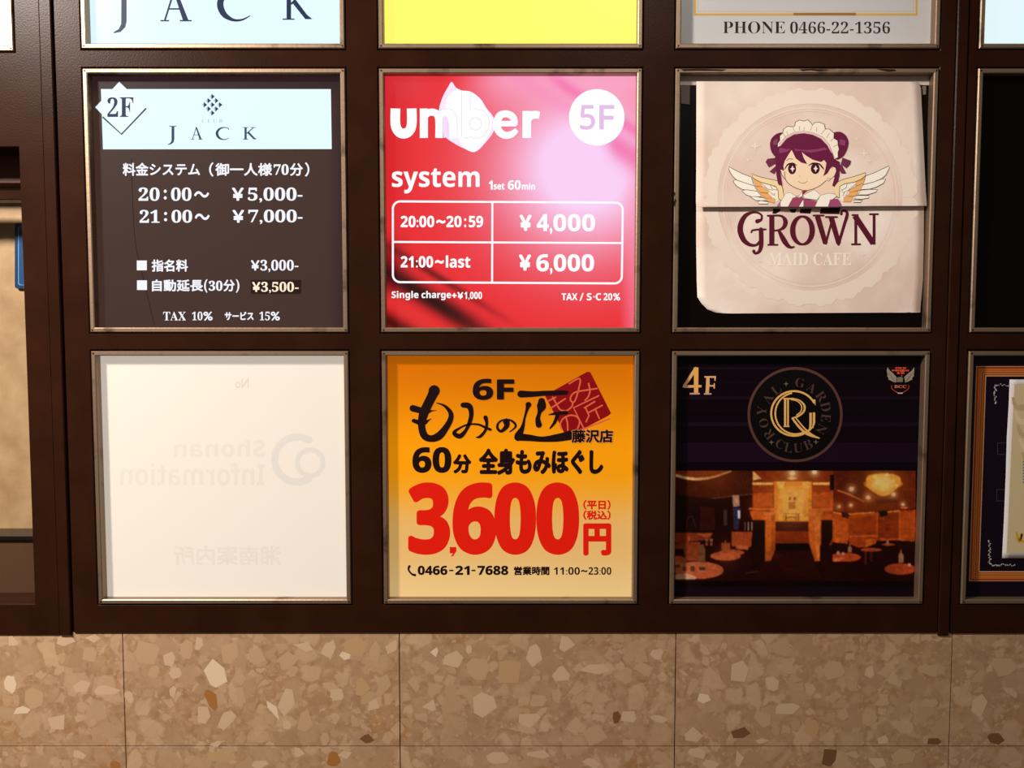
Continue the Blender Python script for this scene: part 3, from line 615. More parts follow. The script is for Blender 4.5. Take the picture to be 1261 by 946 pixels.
def lace(pr, lo_side):
    cx, cy = 997.6, 243; n = 216
    def R(a): return 127 + 4.5*abs(math.sin(a*12)) + 3*abs(math.sin(a*31))
    for k in range(n):
        a0, a1 = 2*math.pi*k/n, 2*math.pi*(k+1)/n
        q = [(cx+114*math.cos(a0), cy+115*math.sin(a0)), (cx+R(a0)*math.cos(a0), cy+R(a0)*1.01*math.sin(a0)), (cx+R(a1)*math.cos(a1), cy+R(a1)*1.01*math.sin(a1)), (cx+114*math.cos(a1), cy+115*math.sin(a1))]
        q = clip(q, 257.5 if lo_side else 253.6, lo_side)
        if len(q) > 2: pr.poly(q, PINKL, False)
        for r0, r1, c in ((107, 108.4, PINKL), (103.6, 104.4, RIM)):
            q = [(cx+r0*math.cos(a0), cy+r0*1.02*math.sin(a0)), (cx+r1*math.cos(a0), cy+r1*1.02*math.sin(a0)), (cx+r1*math.cos(a1), cy+r1*1.02*math.sin(a1)), (cx+r0*math.cos(a1), cy+r0*1.02*math.sin(a1))]
            q = clip(q, 257.5 if lo_side else 253.6, lo_side)
            if len(q) > 2: pr.poly(q, c, False)
LIFT = 14
p = Pr(YL, False, LIFT); lace(p, True); p.build('lace_print', lo, 'paler printed lace ring')
p = Pr(YU, False, LIFT); lace(p, False)
def star(pr, cx, cy, r, c): pr.poly([(cx+(r if k % 2 == 0 else r*.28)*math.sin(k*math.pi/4), cy-(r if k % 2 == 0 else r*.28)*math.cos(k*math.pi/4)) for k in range(8)], c)
for q in ((930, 180, 7), (1064, 189, 7), (921, 197, 3.5), (1055, 171, 3.5), (1071, 199, 3)): star(p, *q, PINKL)
p.build('lace_print', up, 'paler printed lace ring and sparkles')
# emblem on the upper sheet
p = Pr(YU, False, LIFT+24)
OUT = (84, 62, 56)
def wing(pr, z, arm, feathers, oranges, small):
    pr.poly(z(small), (252, 244, 228))
    for f in feathers: pr.poly(z(f), (252, 246, 232)); pr.stroke(z(f), OUT, .75, closed=True)
    for f in oranges: pr.poly(z(f), (240, 180, 112)); pr.stroke(z(f), (196, 130, 70), .5, closed=True)
    pr.poly(z(arm), (246, 222, 170)); pr.stroke(z(arm), (112, 82, 58), .8, closed=True)
z = frame_of(890, 190, 12.61)
wing(p, z, [(445, 300), (560, 345), (700, 380), (840, 410), (900, 450), (935, 540), (955, 690), (895, 715), (865, 680), (860, 560), (820, 500), (740, 475), (600, 440), (520, 400), (470, 370)],
     [[(95, 190), (180, 240), (300, 300), (445, 355), (470, 440), (480, 485), (350, 460), (230, 410), (150, 340), (100, 250)], [(165, 410), (200, 395), (330, 440), (490, 490), (530, 570), (400, 565), (300, 545), (220, 500), (170, 440)],
      [(300, 570), (360, 550), (540, 575), (600, 660), (450, 660), (360, 630)], [(430, 665), (500, 655), (640, 680), (690, 720), (520, 720)], [(540, 730), (600, 720), (710, 740), (700, 775), (560, 772)]],
     [[(475, 380), (600, 440), (620, 505), (510, 490)], [(510, 500), (640, 510), (730, 580), (700, 600), (580, 590), (530, 540)], [(575, 600), (700, 610), (770, 670), (690, 688), (600, 645)], [(660, 690), (790, 680), (820, 700), (800, 760), (700, 730)]],
     [(600, 440), (740, 475), (860, 530), (870, 720), (800, 740), (700, 600), (620, 500)])
for a, b in (((620, 470), (700, 540)), ((700, 540), (780, 560)), ((740, 480), (770, 540)), ((770, 540), (850, 560)), ((740, 590), (800, 640)), ((800, 600), (810, 640))): p.stroke(z([a, b]), OUT, .5, caps=False)
z = frame_of(1000, 190, 12.61)
wing(p, z, [(345, 500), (380, 440), (480, 390), (640, 350), (835, 285), (825, 335), (760, 390), (650, 435), (500, 460), (430, 500), (425, 680), (400, 670), (350, 620), (335, 560)],
     [[(835, 335), (960, 290), (1190, 182), (1202, 210), (1150, 320), (1080, 380), (960, 430), (800, 470), (815, 400)], [(790, 475), (960, 430), (1080, 385), (1142, 385), (1110, 450), (1000, 510), (900, 540), (760, 550)],
      [(750, 560), (900, 545), (1020, 550), (990, 590), (860, 630), (720, 630)], [(700, 640), (885, 640), (880, 680), (760, 700), (650, 690)], [(640, 712), (780, 715), (755, 748), (650, 748)]],
     [[(680, 430), (815, 375), (800, 455), (680, 490)], [(570, 565), (680, 500), (785, 480), (760, 548), (590, 592)], [(520, 650), (600, 592), (718, 570), (700, 632), (640, 652)], [(490, 670), (640, 660), (600, 740), (490, 740)]],
     [(425, 500), (520, 455), (690, 430), (660, 500), (570, 560), (510, 650), (490, 735), (425, 710)])
for a, b in (((545, 460), (530, 520)), ((530, 520), (460, 560)), ((680, 460), (560, 560)), ((560, 560), (480, 600)), ((460, 540), (470, 590)), ((500, 600), (480, 650))): p.stroke(z([a, b]), OUT, .5, caps=False)
z = frame_of(940, 140, 7.883)
HAIR, HAIR2, SKIN = (106, 24, 64), (142, 62, 104), (250, 222, 190)
p.poly(z([(190, 640), (230, 600), (650, 600), (700, 620), (690, 720), (690, 780), (540, 790), (200, 800)]), (246, 214, 190))
p.poly(spline(z([(190, 185), (130, 195), (80, 240), (65, 300), (80, 370), (122, 415), (160, 340), (185, 240)]), 4, True), HAIR)
p.poly(spline(z([(672, 190), (740, 175), (800, 210), (828, 280), (810, 360), (770, 420), (705, 440), (700, 330), (680, 240)]), 4, True), HAIR)
p.poly(z([(740, 245), (800, 262), (790, 312), (742, 300)]), (142, 64, 102)); p.poly(z([(95, 265), (140, 240), (130, 300), (95, 300)]), (142, 64, 102))
for f in ([(118, 428), (40, 438), (22, 468), (55, 522), (118, 486)], [(128, 500), (60, 562), (108, 588), (138, 530)], [(768, 426), (852, 458), (845, 492), (808, 532), (752, 490)], [(732, 490), (738, 540), (758, 582), (806, 580), (762, 498)]): p.poly(z(f), (112, 46, 74))
p.poly(z([(130, 480), (200, 480), (200, 560), (165, 560), (185, 700), (150, 690), (128, 600)]), HAIR); p.poly(z([(690, 440), (745, 470), (740, 600), (728, 660), (690, 712), (668, 700), (690, 620)]), HAIR)
p.poly(z([(640, 560), (668, 515), (702, 522), (710, 560), (690, 605), (640, 645), (600, 660)]), SKIN); p.stroke(z([(655, 540), (675, 515), (702, 524), (708, 560), (690, 605), (642, 645)]), OUT, .6, caps=False)
p.poly(z([(160, 540), (215, 560), (215, 650), (182, 590)]), SKIN); p.stroke(z([(165, 545), (182, 595), (212, 640)]), OUT, .6, caps=False)
p.poly(z([(375, 700), (495, 700), (498, 760), (400, 795), (372, 770)]), (238, 190, 168)); p.poly(z([(372, 752), (440, 738), (400, 775), (380, 790)]), (150, 50, 60))
p.poly(spline(z([(195, 400), (203, 560), (215, 640), (262, 692), (330, 728), (400, 745), (470, 735), (545, 703), (612, 648), (660, 590), (640, 420), (500, 300), (300, 300)]), 4, True), SKIN)
p.stroke(z([(206, 560), (216, 640), (262, 692), (330, 728), (400, 745), (470, 735), (545, 703), (612, 648)]), OUT, .8, smooth=4, caps=False)
p.poly(z([(145, 690), (128, 600), (122, 520), (112, 430), (130, 370), (160, 310), (210, 250), (290, 208), (390, 193), (480, 203), (560, 233), (630, 288), (672, 360), (700, 440), (715, 470), (700, 520), (668, 515), (650, 535), (622, 582), (582, 607), (602, 540), (612, 480), (590, 450), (560, 470), (480, 448), (420, 412), (375, 375), (392, 430), (428, 490), (370, 476), (315, 435), (275, 352), (240, 405), (208, 460), (192, 520), (165, 545), (150, 600)]), HAIR)
p.poly(z([(300, 335), (340, 348), (420, 352), (520, 345), (600, 328), (622, 348), (560, 362), (470, 378), (400, 372), (370, 360), (310, 362)]), HAIR2); p.poly(z([(160, 330), (230, 345), (270, 340), (230, 370), (160, 385), (150, 360)]), HAIR2)
outer = z([(140, 325), (138, 290), (160, 260), (160, 215), (188, 188), (196, 150), (235, 122), (285, 128), (305, 118), (312, 82), (350, 62), (395, 72), (432, 60), (460, 85), (478, 112), (500, 86), (540, 82), (590, 100), (602, 150), (640, 148), (686, 190), (684, 238), (722, 262), (726, 310), (736, 345), (724, 375), (726, 425), (690, 442)])
inner = z([(668, 380), (622, 300), (562, 238), (482, 200), (395, 184), (300, 194), (220, 240), (160, 312)])
p.poly(outer+inner, (249, 238, 220)); p.stroke(outer, OUT, .8, caps=False); p.stroke(inner, (232, 184, 190), 1.5, caps=False); p.stroke(z([(690, 430), (640, 300), (575, 226), (482, 186), (395, 170), (300, 180), (220, 222), (150, 300)]), OUT, .5, caps=False)
for a, b in (((285, 128), (305, 170)), ((478, 112), (455, 165)), ((602, 150), (560, 200)), ((350, 120), (352, 165)), ((395, 130), (395, 165)), ((520, 130), (515, 175)), ((640, 190), (615, 235)), ((684, 238), (650, 270)), ((722, 300), (680, 320)), ((225, 170), (240, 205)), ((188, 188), (215, 225))): p.stroke(z([a, b]), (120, 98, 90), .45, caps=False)
DK = (66, 14, 34)
for cx, cy, rx in ((279, 535, 39), (504, 533, 43)):
    p.poly(z(ell(cx, cy, rx, 53, n=24)), DK); p.poly(z([(cx+4, cy-32), (cx+14, cy-8), (cx+28, cy), (cx+14, cy+10), (cx+4, cy+34), (cx-6, cy+10), (cx-20, cy), (cx-6, cy-8)]), (250, 226, 226))
p.stroke(z([(208, 540, 6), (236, 496, 14), (285, 482, 14), (325, 505, 6)]), DK, smooth=4, caps=False); p.stroke(z([(438, 505, 6), (480, 482, 14), (540, 488, 14), (572, 520, 14), (590, 545, 4)]), DK, smooth=4, caps=False)
p.stroke(z([(222, 456), (250, 438), (290, 442)]), OUT, .6, caps=False); p.stroke(z([(340, 655), (368, 674), (400, 673), (428, 655)]), (170, 120, 80), .6, smooth=4, caps=False); p.poly(z(ell(352, 606, 5, 5, n=8)), (222, 180, 130))
p.poly(z(ell(634, 640, 14, 14, n=12)), (240, 214, 196)); p.stroke(z(ell(634, 640, 14, 14, n=12)), OUT, .4, closed=True)
WA = (250, 244, 232); BOW = (164, 68, 104)
for f, c in (([(160, 905), (165, 860), (215, 775), (262, 765), (320, 805), (280, 830), (240, 912)], WA), ([(505, 912), (525, 845), (555, 792), (640, 772), (690, 780), (712, 800), (650, 850), (640, 912)], WA), ([(128, 912), (165, 850), (168, 912)], (176, 110, 146)), ([(628, 912), (650, 835), (722, 828), (755, 880), (756, 912)], (164, 72, 120)),
             ([(285, 818), (372, 805), (395, 828), (340, 912), (245, 912)], BOW), ([(392, 825), (520, 852), (495, 912), (400, 912)], BOW), ([(378, 845), (392, 840), (388, 912), (345, 912)], WA), ([(376, 752), (335, 818), (380, 800)], WA), ([(385, 792), (495, 738), (556, 790), (520, 838), (400, 822)], WA)):
    f = [(a, min(b, 903)) for a, b in f]; p.poly(z(f), c); p.stroke(z(f), (110, 84, 78), .45, closed=True)
p.build('emblem_print', up, 'printed emblem of a winged maid')
# lower sheet lettering
p = Pr(YL, False, LIFT+24); z = frame_of(900, 240, 6.305); DR = (92, 22, 42)
for f in ([(330, 108), (388, 108), (380, 128), (350, 146), (322, 146)], [(450, 112), (512, 108), (500, 138), (470, 138)], [(540, 110), (626, 106), (618, 146), (535, 142)], [(700, 104), (852, 98), (842, 150), (690, 146)]): p.poly(z(f), (42, 6, 14))
p.stroke(z([(205, 205, 34), (236, 192, 20), (238, 158, 16), (205, 138, 16), (160, 138, 20), (110, 165, 34), (78, 225, 42), (74, 285, 44), (100, 350, 40), (145, 386, 28), (195, 390, 20), (228, 360, 24)]), DR, smooth=5)
p.stroke(z([(160, 290, 16), (165, 276, 16), (200, 270, 16), (270, 268, 14)]), DR); p.stroke(z([(234, 270, 36), (236, 340, 36), (234, 400, 34), (220, 440, 26), (190, 455, 18), (178, 438, 26)]), DR, smooth=4)
p.stroke(z([(318, 162, 40), (318, 388, 40)]), DR, caps=False); p.stroke(z([(286, 162, 15), (380, 160, 15)]), DR); p.stroke(z([(290, 388, 14), (362, 388, 14)]), DR)
p.stroke(z([(330, 160, 14), (395, 165, 18), (424, 205, 36), (412, 250, 30), (375, 272, 16), (330, 278, 14)]), DR, smooth=4); p.stroke(z([(372, 276, 22), (408, 345, 40), (440, 392, 34), (468, 408, 20), (490, 404, 14)]), DR, smooth=4)
p.stroke(z([(556+76*math.cos(a), 276+108*math.sin(a), 16+26*abs(math.cos(a))) for a in [k*math.pi/20 for k in range(40)]]), DR, closed=True)
p.stroke(z([(672, 165, 42), (735, 378, 38)]), DR, caps=False); p.stroke(z([(735, 385, 18), (790, 180, 18)]), DR, caps=False); p.stroke(z([(778, 172, 42), (838, 378, 38)]), DR, caps=False)
p.stroke(z([(836, 384, 22), (878, 240, 24), (900, 170, 26), (902, 138, 22), (882, 122, 18), (860, 130, 18), (858, 148, 22)]), DR, smooth=4); p.stroke(z([(642, 160, 14), (720, 160, 14)]), DR); p.stroke(z([(738, 172, 14), (824, 172, 14)]), DR)
p.stroke(z([(970, 160, 22), (970, 384, 22)]), DR, caps=False); p.stroke(z([(962, 162, 44), (1106, 378, 44)]), DR, caps=False); p.stroke(z([(1112, 386, 22), (1112, 150, 22)]), DR, caps=False)
for a in ([(944, 157, 14), (985, 157, 14)], [(940, 384, 14), (1004, 384, 14)], [(1080, 150, 14), (1142, 150, 14)]): p.stroke(z(a), DR)
p.build('shop_lettering', lo, 'dark red curled capitals')
p = Pr(YL, False, LIFT+24)
p.text(SER('MAID'), 947, 311.4, 995.5, 327.2, (253, 241, 226), .15); p.text(SER('CAFE'), 1001.5, 311.4, 1048.6, 327.2, (253, 241, 226), .15); star(p, 1062.5, 314, 4, PINKL); star(p, 936, 322, 3.5, PINKL)
p.build('subtitle_lettering', lo, 'faint cream capitals')
# worn black patches on this frame
fr = [o for o in t.children if o.name.startswith('metal_frame')][0]
for P in ([(838, 85.2), (862, 84.8), (895, 85.6), (890, 87.4), (856, 87.2), (842, 87.6)], [(984, 85.4), (1000, 84.8), (1023, 86), (1008, 87.8), (998, 86.6), (988, 87.6)], [(1079, 84.8), (1102, 85.4), (1104, 87.6), (1094, 88.4), (1086, 86.8)], [(829.6, 236), (832, 238), (830.8, 243), (833, 247), (831, 256), (829.4, 250), (831, 245)]):
    p = Pr(-.0021, False, 6); p.poly(P, (36, 22, 16)); p.build('worn_patch', fr)
# tapes
TAPE = bpy.data.materials.new('clear_tape'); TAPE.use_nodes = True
b = TAPE.node_tree.nodes['Principled BSDF']; b.inputs['Base Color'].default_value = (*lin((150, 136, 126)), 1); b.inputs['Roughness'].default_value = .22; b.inputs['Alpha'].default_value = .45
def tape(P, label):
    mb = MB(); f = [at(x, y, .0106) for x, y in P]; mb.quad(*[f[i] for i in (0, 3, 2, 1)])
    o = mb.build('adhesive_tape', TAPE); md = o.modifiers.new('thickness', 'SOLIDIFY'); md.thickness = .0002
    tag(o, label, 'tape', 'clear tape scraps on the black sign')
tape([(838.4, 105.5), (849.6, 105), (849.2, 128.6), (838.8, 127.6)], 'larger clear tape scrap beside the upper sheet corner, on the side towards the pink sign')
tape([(1135.5, 106), (1140.6, 105.6), (1140.2, 116.2), (1136, 116.6)], 'tiny clear tape scrap at the upper sheet corner nearest the black blank sign')

# --- black blank sign
t, fc = sign(*cell(3, 1), 'unlit plain black sign between the blue-white sign and the striped border sign', pbr('black_blank_face', (5, 3, 3), .25, 0, .12))
# --- cream blank sign
t, fc = sign(*cell(0, 2), 'plain cream white sign showing only faint mirrored ghost lettering', soft((243, 232, 217)))
GH = (235, 225, 210)
p = Pr(FACE_Y, 'soft'); p.text(SAN('Shonan'), 214, 541, 326, 563, GH, mirror=True); p.text(SAN('Information'), 148, 570, 326, 598, GH, mirror=True); p.build('ghost_lettering', fc, 'faint mirrored lettering')
p = Pr(FACE_Y, 'soft'); p.text('湘南案内所', 214, 672, 346, 696, GH, .6, mirror=True); p.build('ghost_lettering', fc, 'faint mirrored characters')
p = Pr(FACE_Y, 'soft')
p.stroke([(366+28*math.cos(a*.35), 566+28*math.sin(a*.35), 9) for a in range(3, 16)], (231, 222, 212)); p.stroke([(382+16*math.cos(a*.35), 570+16*math.sin(a*.35), 6) for a in range(18)], (231, 222, 212), closed=True)
p.build('ghost_emblem', fc, 'faint ring emblem')
p = Pr(FACE_Y, 'soft'); p.text('No', 290, 466, 306, 478, (222, 210, 194), mirror=True); p.build('ghost_mark', fc, 'faint small mark')

# --- orange massage sign
X0, X1, Z0, Z1 = cell(1, 2)
t, fc = sign(*cell(1, 2), 'orange to tan price sign with black brush lettering and large red price', M_BACK)
def orange(u, v):
    c = mixc((214, 112, 6), (250, 158, 12), sstep(0, .42, v)); c = mixc(c, (232, 182, 108), sstep(.44, .74, v)); return mixc(c, (238, 202, 138), sstep(.75, 1, v))
grid_face(fc, X0, X1, Z0, Z1, orange, attr_mat('orange_print', 'soft'), 40)
BK = (26, 8, 8)
z1 = frame_of(490, 455, 7.88); z2 = frame_of(620, 450, 8.407)
p = Pr(FACE_Y, 'soft')
p.poly(z2([(868, 66), (900, 72), (1114, 496), (1090, 520), (690, 730), (640, 720), (432, 320), (450, 300)]), (140, 8, 12))
SA = (226, 98, 64)
for st in ([(680, 190), (790, 138), (775, 260), (735, 375), (700, 370), (695, 330), (740, 280), (850, 258), (968, 240)], [(880, 188), (895, 260), (880, 320), (845, 362)], [(510, 330), (555, 410), (590, 460), (650, 470), (705, 430), (718, 390)], [(455, 372), (540, 332)], [(482, 450), (640, 345)],
           [(648, 538), (662, 600), (665, 672)], [(605, 665), (588, 610), (620, 550), (690, 518), (755, 530), (788, 580), (770, 650)]): p.stroke(z2(st), SA, 1.9, smooth=5)
for st in ([(985, 315), (725, 440), (835, 660)], [(815, 665), (1102, 552)], [(838, 440), (945, 375)], [(850, 440), (885, 520), (855, 585)], [(880, 490), (1022, 415)], [(950, 455), (992, 550)]): p.stroke(z2(st), SA, 1.9)
p.build('seal_print', fc, 'dark red square seal with pale characters')
p = Pr(FACE_Y, 'soft', 90)
for st in ([(352, 208, 112), (335, 250, 95), (290, 340, 92), (250, 430, 92), (230, 540, 72), (255, 640, 72), (320, 672, 66), (400, 645, 78), (470, 560, 62), (512, 480, 54), (508, 415, 44), (450, 352, 24), (375, 326, 8)], [(145, 378, 66), (220, 398, 60)], [(290, 412, 40), (330, 402, 14), (375, 398, 4)], [(152, 498, 38), (220, 520, 50)], [(265, 515, 40), (300, 492, 16), (326, 478, 4)],
           [(632, 346, 50), (690, 356, 58), (712, 420, 46), (700, 500, 42), (660, 590, 34), (602, 648, 50), (545, 618, 40), (590, 575, 22), (680, 535, 18), (780, 535, 20), (850, 565, 26), (898, 585, 26)], [(850, 468, 44), (862, 520, 30), (850, 590, 28), (800, 650, 30), (760, 660, 10)],
           [(1052, 508, 66), (1055, 550, 50), (1005, 600, 30), (968, 575, 26), (970, 530, 22), (1010, 495, 18), (1080, 490, 18), (1130, 520, 24), (1140, 560, 20), (1085, 606, 10)]): p.stroke(z1(st), BK, smooth=5)
for st in ([(180, 297, 74), (300, 298, 60), (450, 288, 52), (640, 282, 44), (664, 282, 20)], [(258, 408, 62), (246, 450, 36), (220, 540, 24), (198, 640, 42), (160, 720, 80), (150, 745, 80)], [(150, 742, 78), (260, 750, 70), (400, 765, 56), (550, 752, 80), (690, 726, 96)], [(395, 372, 72), (392, 430, 96), (372, 490, 42), (356, 560, 52), (366, 615, 66)], [(468, 512, 8), (550, 498, 34), (650, 490, 40)], [(560, 510, 40), (530, 590, 34), (482, 652, 16)]): p.stroke(z2(st), BK, smooth=5)
p.build('brush_lettering', fc, 'black brush characters')
p = Pr(FACE_Y, 'soft', 160)
p.text(SAN('6'), 582, 466.4, 607.4, 492.8, BK, .7); p.text(SAN('F'), 611.8, 467.2, 633.4, 492.2, BK, .8); p.build('floor_lettering', fc); p = Pr(FACE_Y, 'soft', 160)
p.text('藤沢店', 703.2, 528.4, 755.7, 546, (214, 138, 76), 1.3); p.text('藤沢店', 703.9, 529.1, 755, 545.4, BK, .6)
p.build('branch_lettering', fc)
p = Pr(FACE_Y, 'soft', 12)
p.text(SAN('60'), 507.8, 550.6, 556, 582.6, BK, .9); p.text('分', 557.7, 559.4, 580.7, 583.4, BK, 1.3); p.text('全身もみほぐし', 589.5, 552.2, 743.2, 585.2, BK, 1.5)
p.build('course_lettering', fc)
p = Pr(FACE_Y, 'soft', 12); RD = (228, 26, 8)
p.text(SAN('3'), 502.6, 594.2, 554.4, 683.4, RD, 2.6); p.text(SAN('6'), 557.2, 594.2, 611.2, 683.4, RD, 2.6); p.text(SAN('0'), 608.8, 594.2, 660.2, 683.4, RD, 2.6); p.text(SAN('0'), 660.4, 594.2, 713.2, 683.4, RD, 2.6)
p.poly([(553.8, 673.8), (562, 673.8), (562, 679), (558, 685), (555, 685.4), (558, 681.6), (553.8, 681.6)], RD)
p.text('円', 718.2, 644.6, 752.8, 684.4, RD, 1.9); p.text('（平日）', 718.2, 615.8, 752, 627.8, RD, .5); p.text('（税込）', 718.2, 628.6, 752, 640.4, RD, .5)
p.build('price_lettering', fc, 'large red price')
p = Pr(FACE_Y, 'soft', 12)
p.stroke([(504.2, 697.6, 3.2), (503, 701, 2.4), (505, 705, 2.2), (508, 707.6, 2.4), (511, 708.4, 3.2)], BK, smooth=3)
p.text(SAN('0466'), 514.4, 696.8, 551, 708.3, BK, .35); p.rect(553.2, 701.8, 558.4, 703.6, BK); p.text(SAN('21'), 560.6, 696.8, 578.4, 708.2, BK, .35); p.rect(580.6, 701.8, 585.6, 703.6, BK); p.text(SAN('7688'), 588, 696.8, 626, 708.3, BK, .35)
p.text('営業時間', 632.8, 697.6, 676.6, 708.6, BK, .45); p.text(SAN('11:00'), 682, 698.6, 714, 708, BK, 0); p.text('~', 715.6, 702, 723.4, 704.8, BK, .4); p.text(SAN('23:00'), 724.6, 698.6, 752.8, 708, BK, 0)
p.build('telephone_lettering', fc)

# --- dark club sign
t, fc = sign(*cell(2, 2), 'dark club sign with round gold monogram above a photo of an amber-lit lounge', pbr('club_face', (16, 4, 13), .3, 0, .12))
p = Pr(FACE_Y)
for y, h, c in ((452, 3, (20, 7, 19)), (470, 2, (12, 3, 9)), (488, 4, (21, 7, 20)), (505, 2, (12, 3, 9)), (520, 5, (22, 8, 23)), (545, 24, (26, 6, 28))): p.rect(834, y, 1134, y+h, c)
z = frame_of(910, 440, 6.757); RC = (92, 58, 50)
p.poly(ell(979.1, 510.7, 58.6, 58.6, n=72), RC); p.poly(ell(979.1, 510.7, 55.4, 55.4, n=72), (10, 4, 6))
LT = (80, 56, 52)
for ch, x, y in (('R', 250, 642), ('O', 206, 548), ('Y', 190, 447), ('A', 240, 345), ('L', 310, 270), ('G', 508, 212), ('A', 605, 255), ('R', 685, 328), ('D', 722, 412), ('E', 724, 506), ('N', 684, 598), ('C', 342, 722), ('L', 412, 752), ('U', 492, 755), ('B', 574, 728)):
    a = math.atan2(y-478, x-467); low = ch in 'CLUB' and y > 690
    ang = a + math.pi/2 if not low else a - math.pi/2
    p.k += 0; p.glyph_rot(SER(ch), *z([(x, y)])[0], 11.2, ang, LT, 1.0, -.010)
for x, y in ((392, 222), (270, 708), (640, 705)): star(p, *z([(x, y)])[0], 3.4, (120, 100, 80))
p.build('ring_lettering', fc, 'dim ring with capitals around it')
p = Pr(FACE_Y, False, 60); GD = (238, 184, 104)
def arc(cx, cy, rx, ry, a0, a1, w0, n=40): return z([(cx+rx*math.cos(math.radians(a0+(a1-a0)*i/n)), cy+ry*math.sin(math.radians(a0+(a1-a0)*i/n)), w0(i/n)) for i in range(n+1)])
p.stroke(arc(458, 468, 190, 186, -28, -322, lambda t: 16+14*math.exp(-((t-.5)/.1)**2)*0), GD, caps=False)
p.stroke(arc(470, 468, 168, 172, -100, -300, lambda t: 14), GD, caps=False)
p.poly(z([(600, 355), (636, 352), (636, 405), (622, 372)]), GD)
for st in ([(596, 462, 20), (596, 560, 20), (588, 600, 12)], [(624, 460, 20), (624, 545, 20), (612, 590, 10)], [(384, 342, 18), (384, 578, 18)], [(408, 342, 14), (408, 578, 14)], [(370, 345, 12), (460, 345, 12)], [(372, 576, 10), (420, 576, 10)]): p.stroke(z(st), GD, caps=False)
p.stroke(z([(440, 345, 10), (500, 358, 12), (543, 400, 16), (540, 450, 16), (495, 490, 14), (440, 508, 12)]), GD, smooth=6, caps=False); p.stroke(z([(430, 352, 8), (485, 366, 8), (520, 405, 10), (515, 450, 10), (478, 484, 10)]), GD, smooth=6, caps=False)
p.stroke(z([(442, 505, 16), (500, 580, 18), (570, 640, 20), (672, 676, 8)]), GD, smooth=6, caps=False); p.stroke(z([(470, 500, 10), (530, 575, 12), (600, 640, 14), (668, 672, 6)]), GD, smooth=6, caps=False)
p.build('monogram', fc, 'gold double-line monogram')
p = Pr(FACE_Y, False, 12); G4 = (232, 176, 120)
z = frame_of(825, 440, 15.76)
p.stroke(z([(500, 225, 70), (272, 566, 52)]), G4); p.stroke(z([(278, 570, 54), (612, 562, 44)]), G4, caps=False); p.stroke(z([(508, 200, 90), (508, 700, 82)]), (240, 178, 92), caps=False); p.stroke(z([(385, 708), (580, 708)]), (206, 160, 140), 2.0, caps=False)
p.poly(z([(665, 368), (895, 365), (885, 460), (865, 460), (860, 400), (770, 400), (770, 540), (845, 540), (850, 505), (872, 505), (872, 610), (850, 610), (845, 570), (765, 570), (755, 700), (690, 700), (705, 400), (668, 395)]), G4); p.stroke(z([(660, 712), (805, 712)]), (206, 160, 140), 1.8, caps=False)
p.build('floor_lettering', fc, 'gold floor number 4F')
p = Pr(FACE_Y, False, 12); z = frame_of(1080, 440, 15.77); WG = (158, 146, 128)
p.poly(z([(205, 195), (250, 260), (310, 310), (372, 380), (372, 490), (330, 485), (262, 452), (215, 430), (228, 410), (198, 370), (205, 340), (188, 260)]), WG); p.poly(z([(720, 195), (675, 262), (600, 318), (530, 385), (545, 490), (585, 480), (655, 448), (690, 430), (680, 405), (718, 365), (712, 330), (724, 260)]), WG)
p.poly(z([(378, 400), (450, 380), (505, 400), (500, 480), (385, 485)]), (128, 118, 104))
for k in range(4):
    p.stroke(z([(220+k*26, 300+k*34), (330+k*6, 440+k*10)]), (96, 88, 78), .5, caps=False); p.stroke(z([(700-k*26, 300+k*34), (580-k*6, 440+k*10)]), (96, 88, 78), .5, caps=False)
for x0, x1, y0, y1 in ((355, 400, 195, 222), (410, 480, 195, 222), (500, 565, 195, 222), (285, 340, 245, 272), (350, 430, 238, 275), (440, 540, 235, 280), (550, 620, 245, 272), (390, 440, 290, 325), (460, 530, 290, 325), (470, 490, 350, 375)): p.poly(z([(x0, y0), (x1, y0), (x1, y1), (x0, y1)]), (222, 84, 58), False)
a_, b_ = z([(335, 540)])[0], z([(572, 600)])[0]; p.text(SER('BCC'), a_[0], a_[1], b_[0], b_[1], (214, 110, 96), .1)
p.stroke(z([(285, 545), (285, 600), (340, 655), (450, 700), (560, 650), (615, 600), (620, 545)]), (190, 70, 64), .8, smooth=4, caps=False); p.stroke(z([(410, 698), (490, 698)]), (226, 190, 186), 1.3)
p.build('winged_badge', fc, 'small grey wings with red lettering')
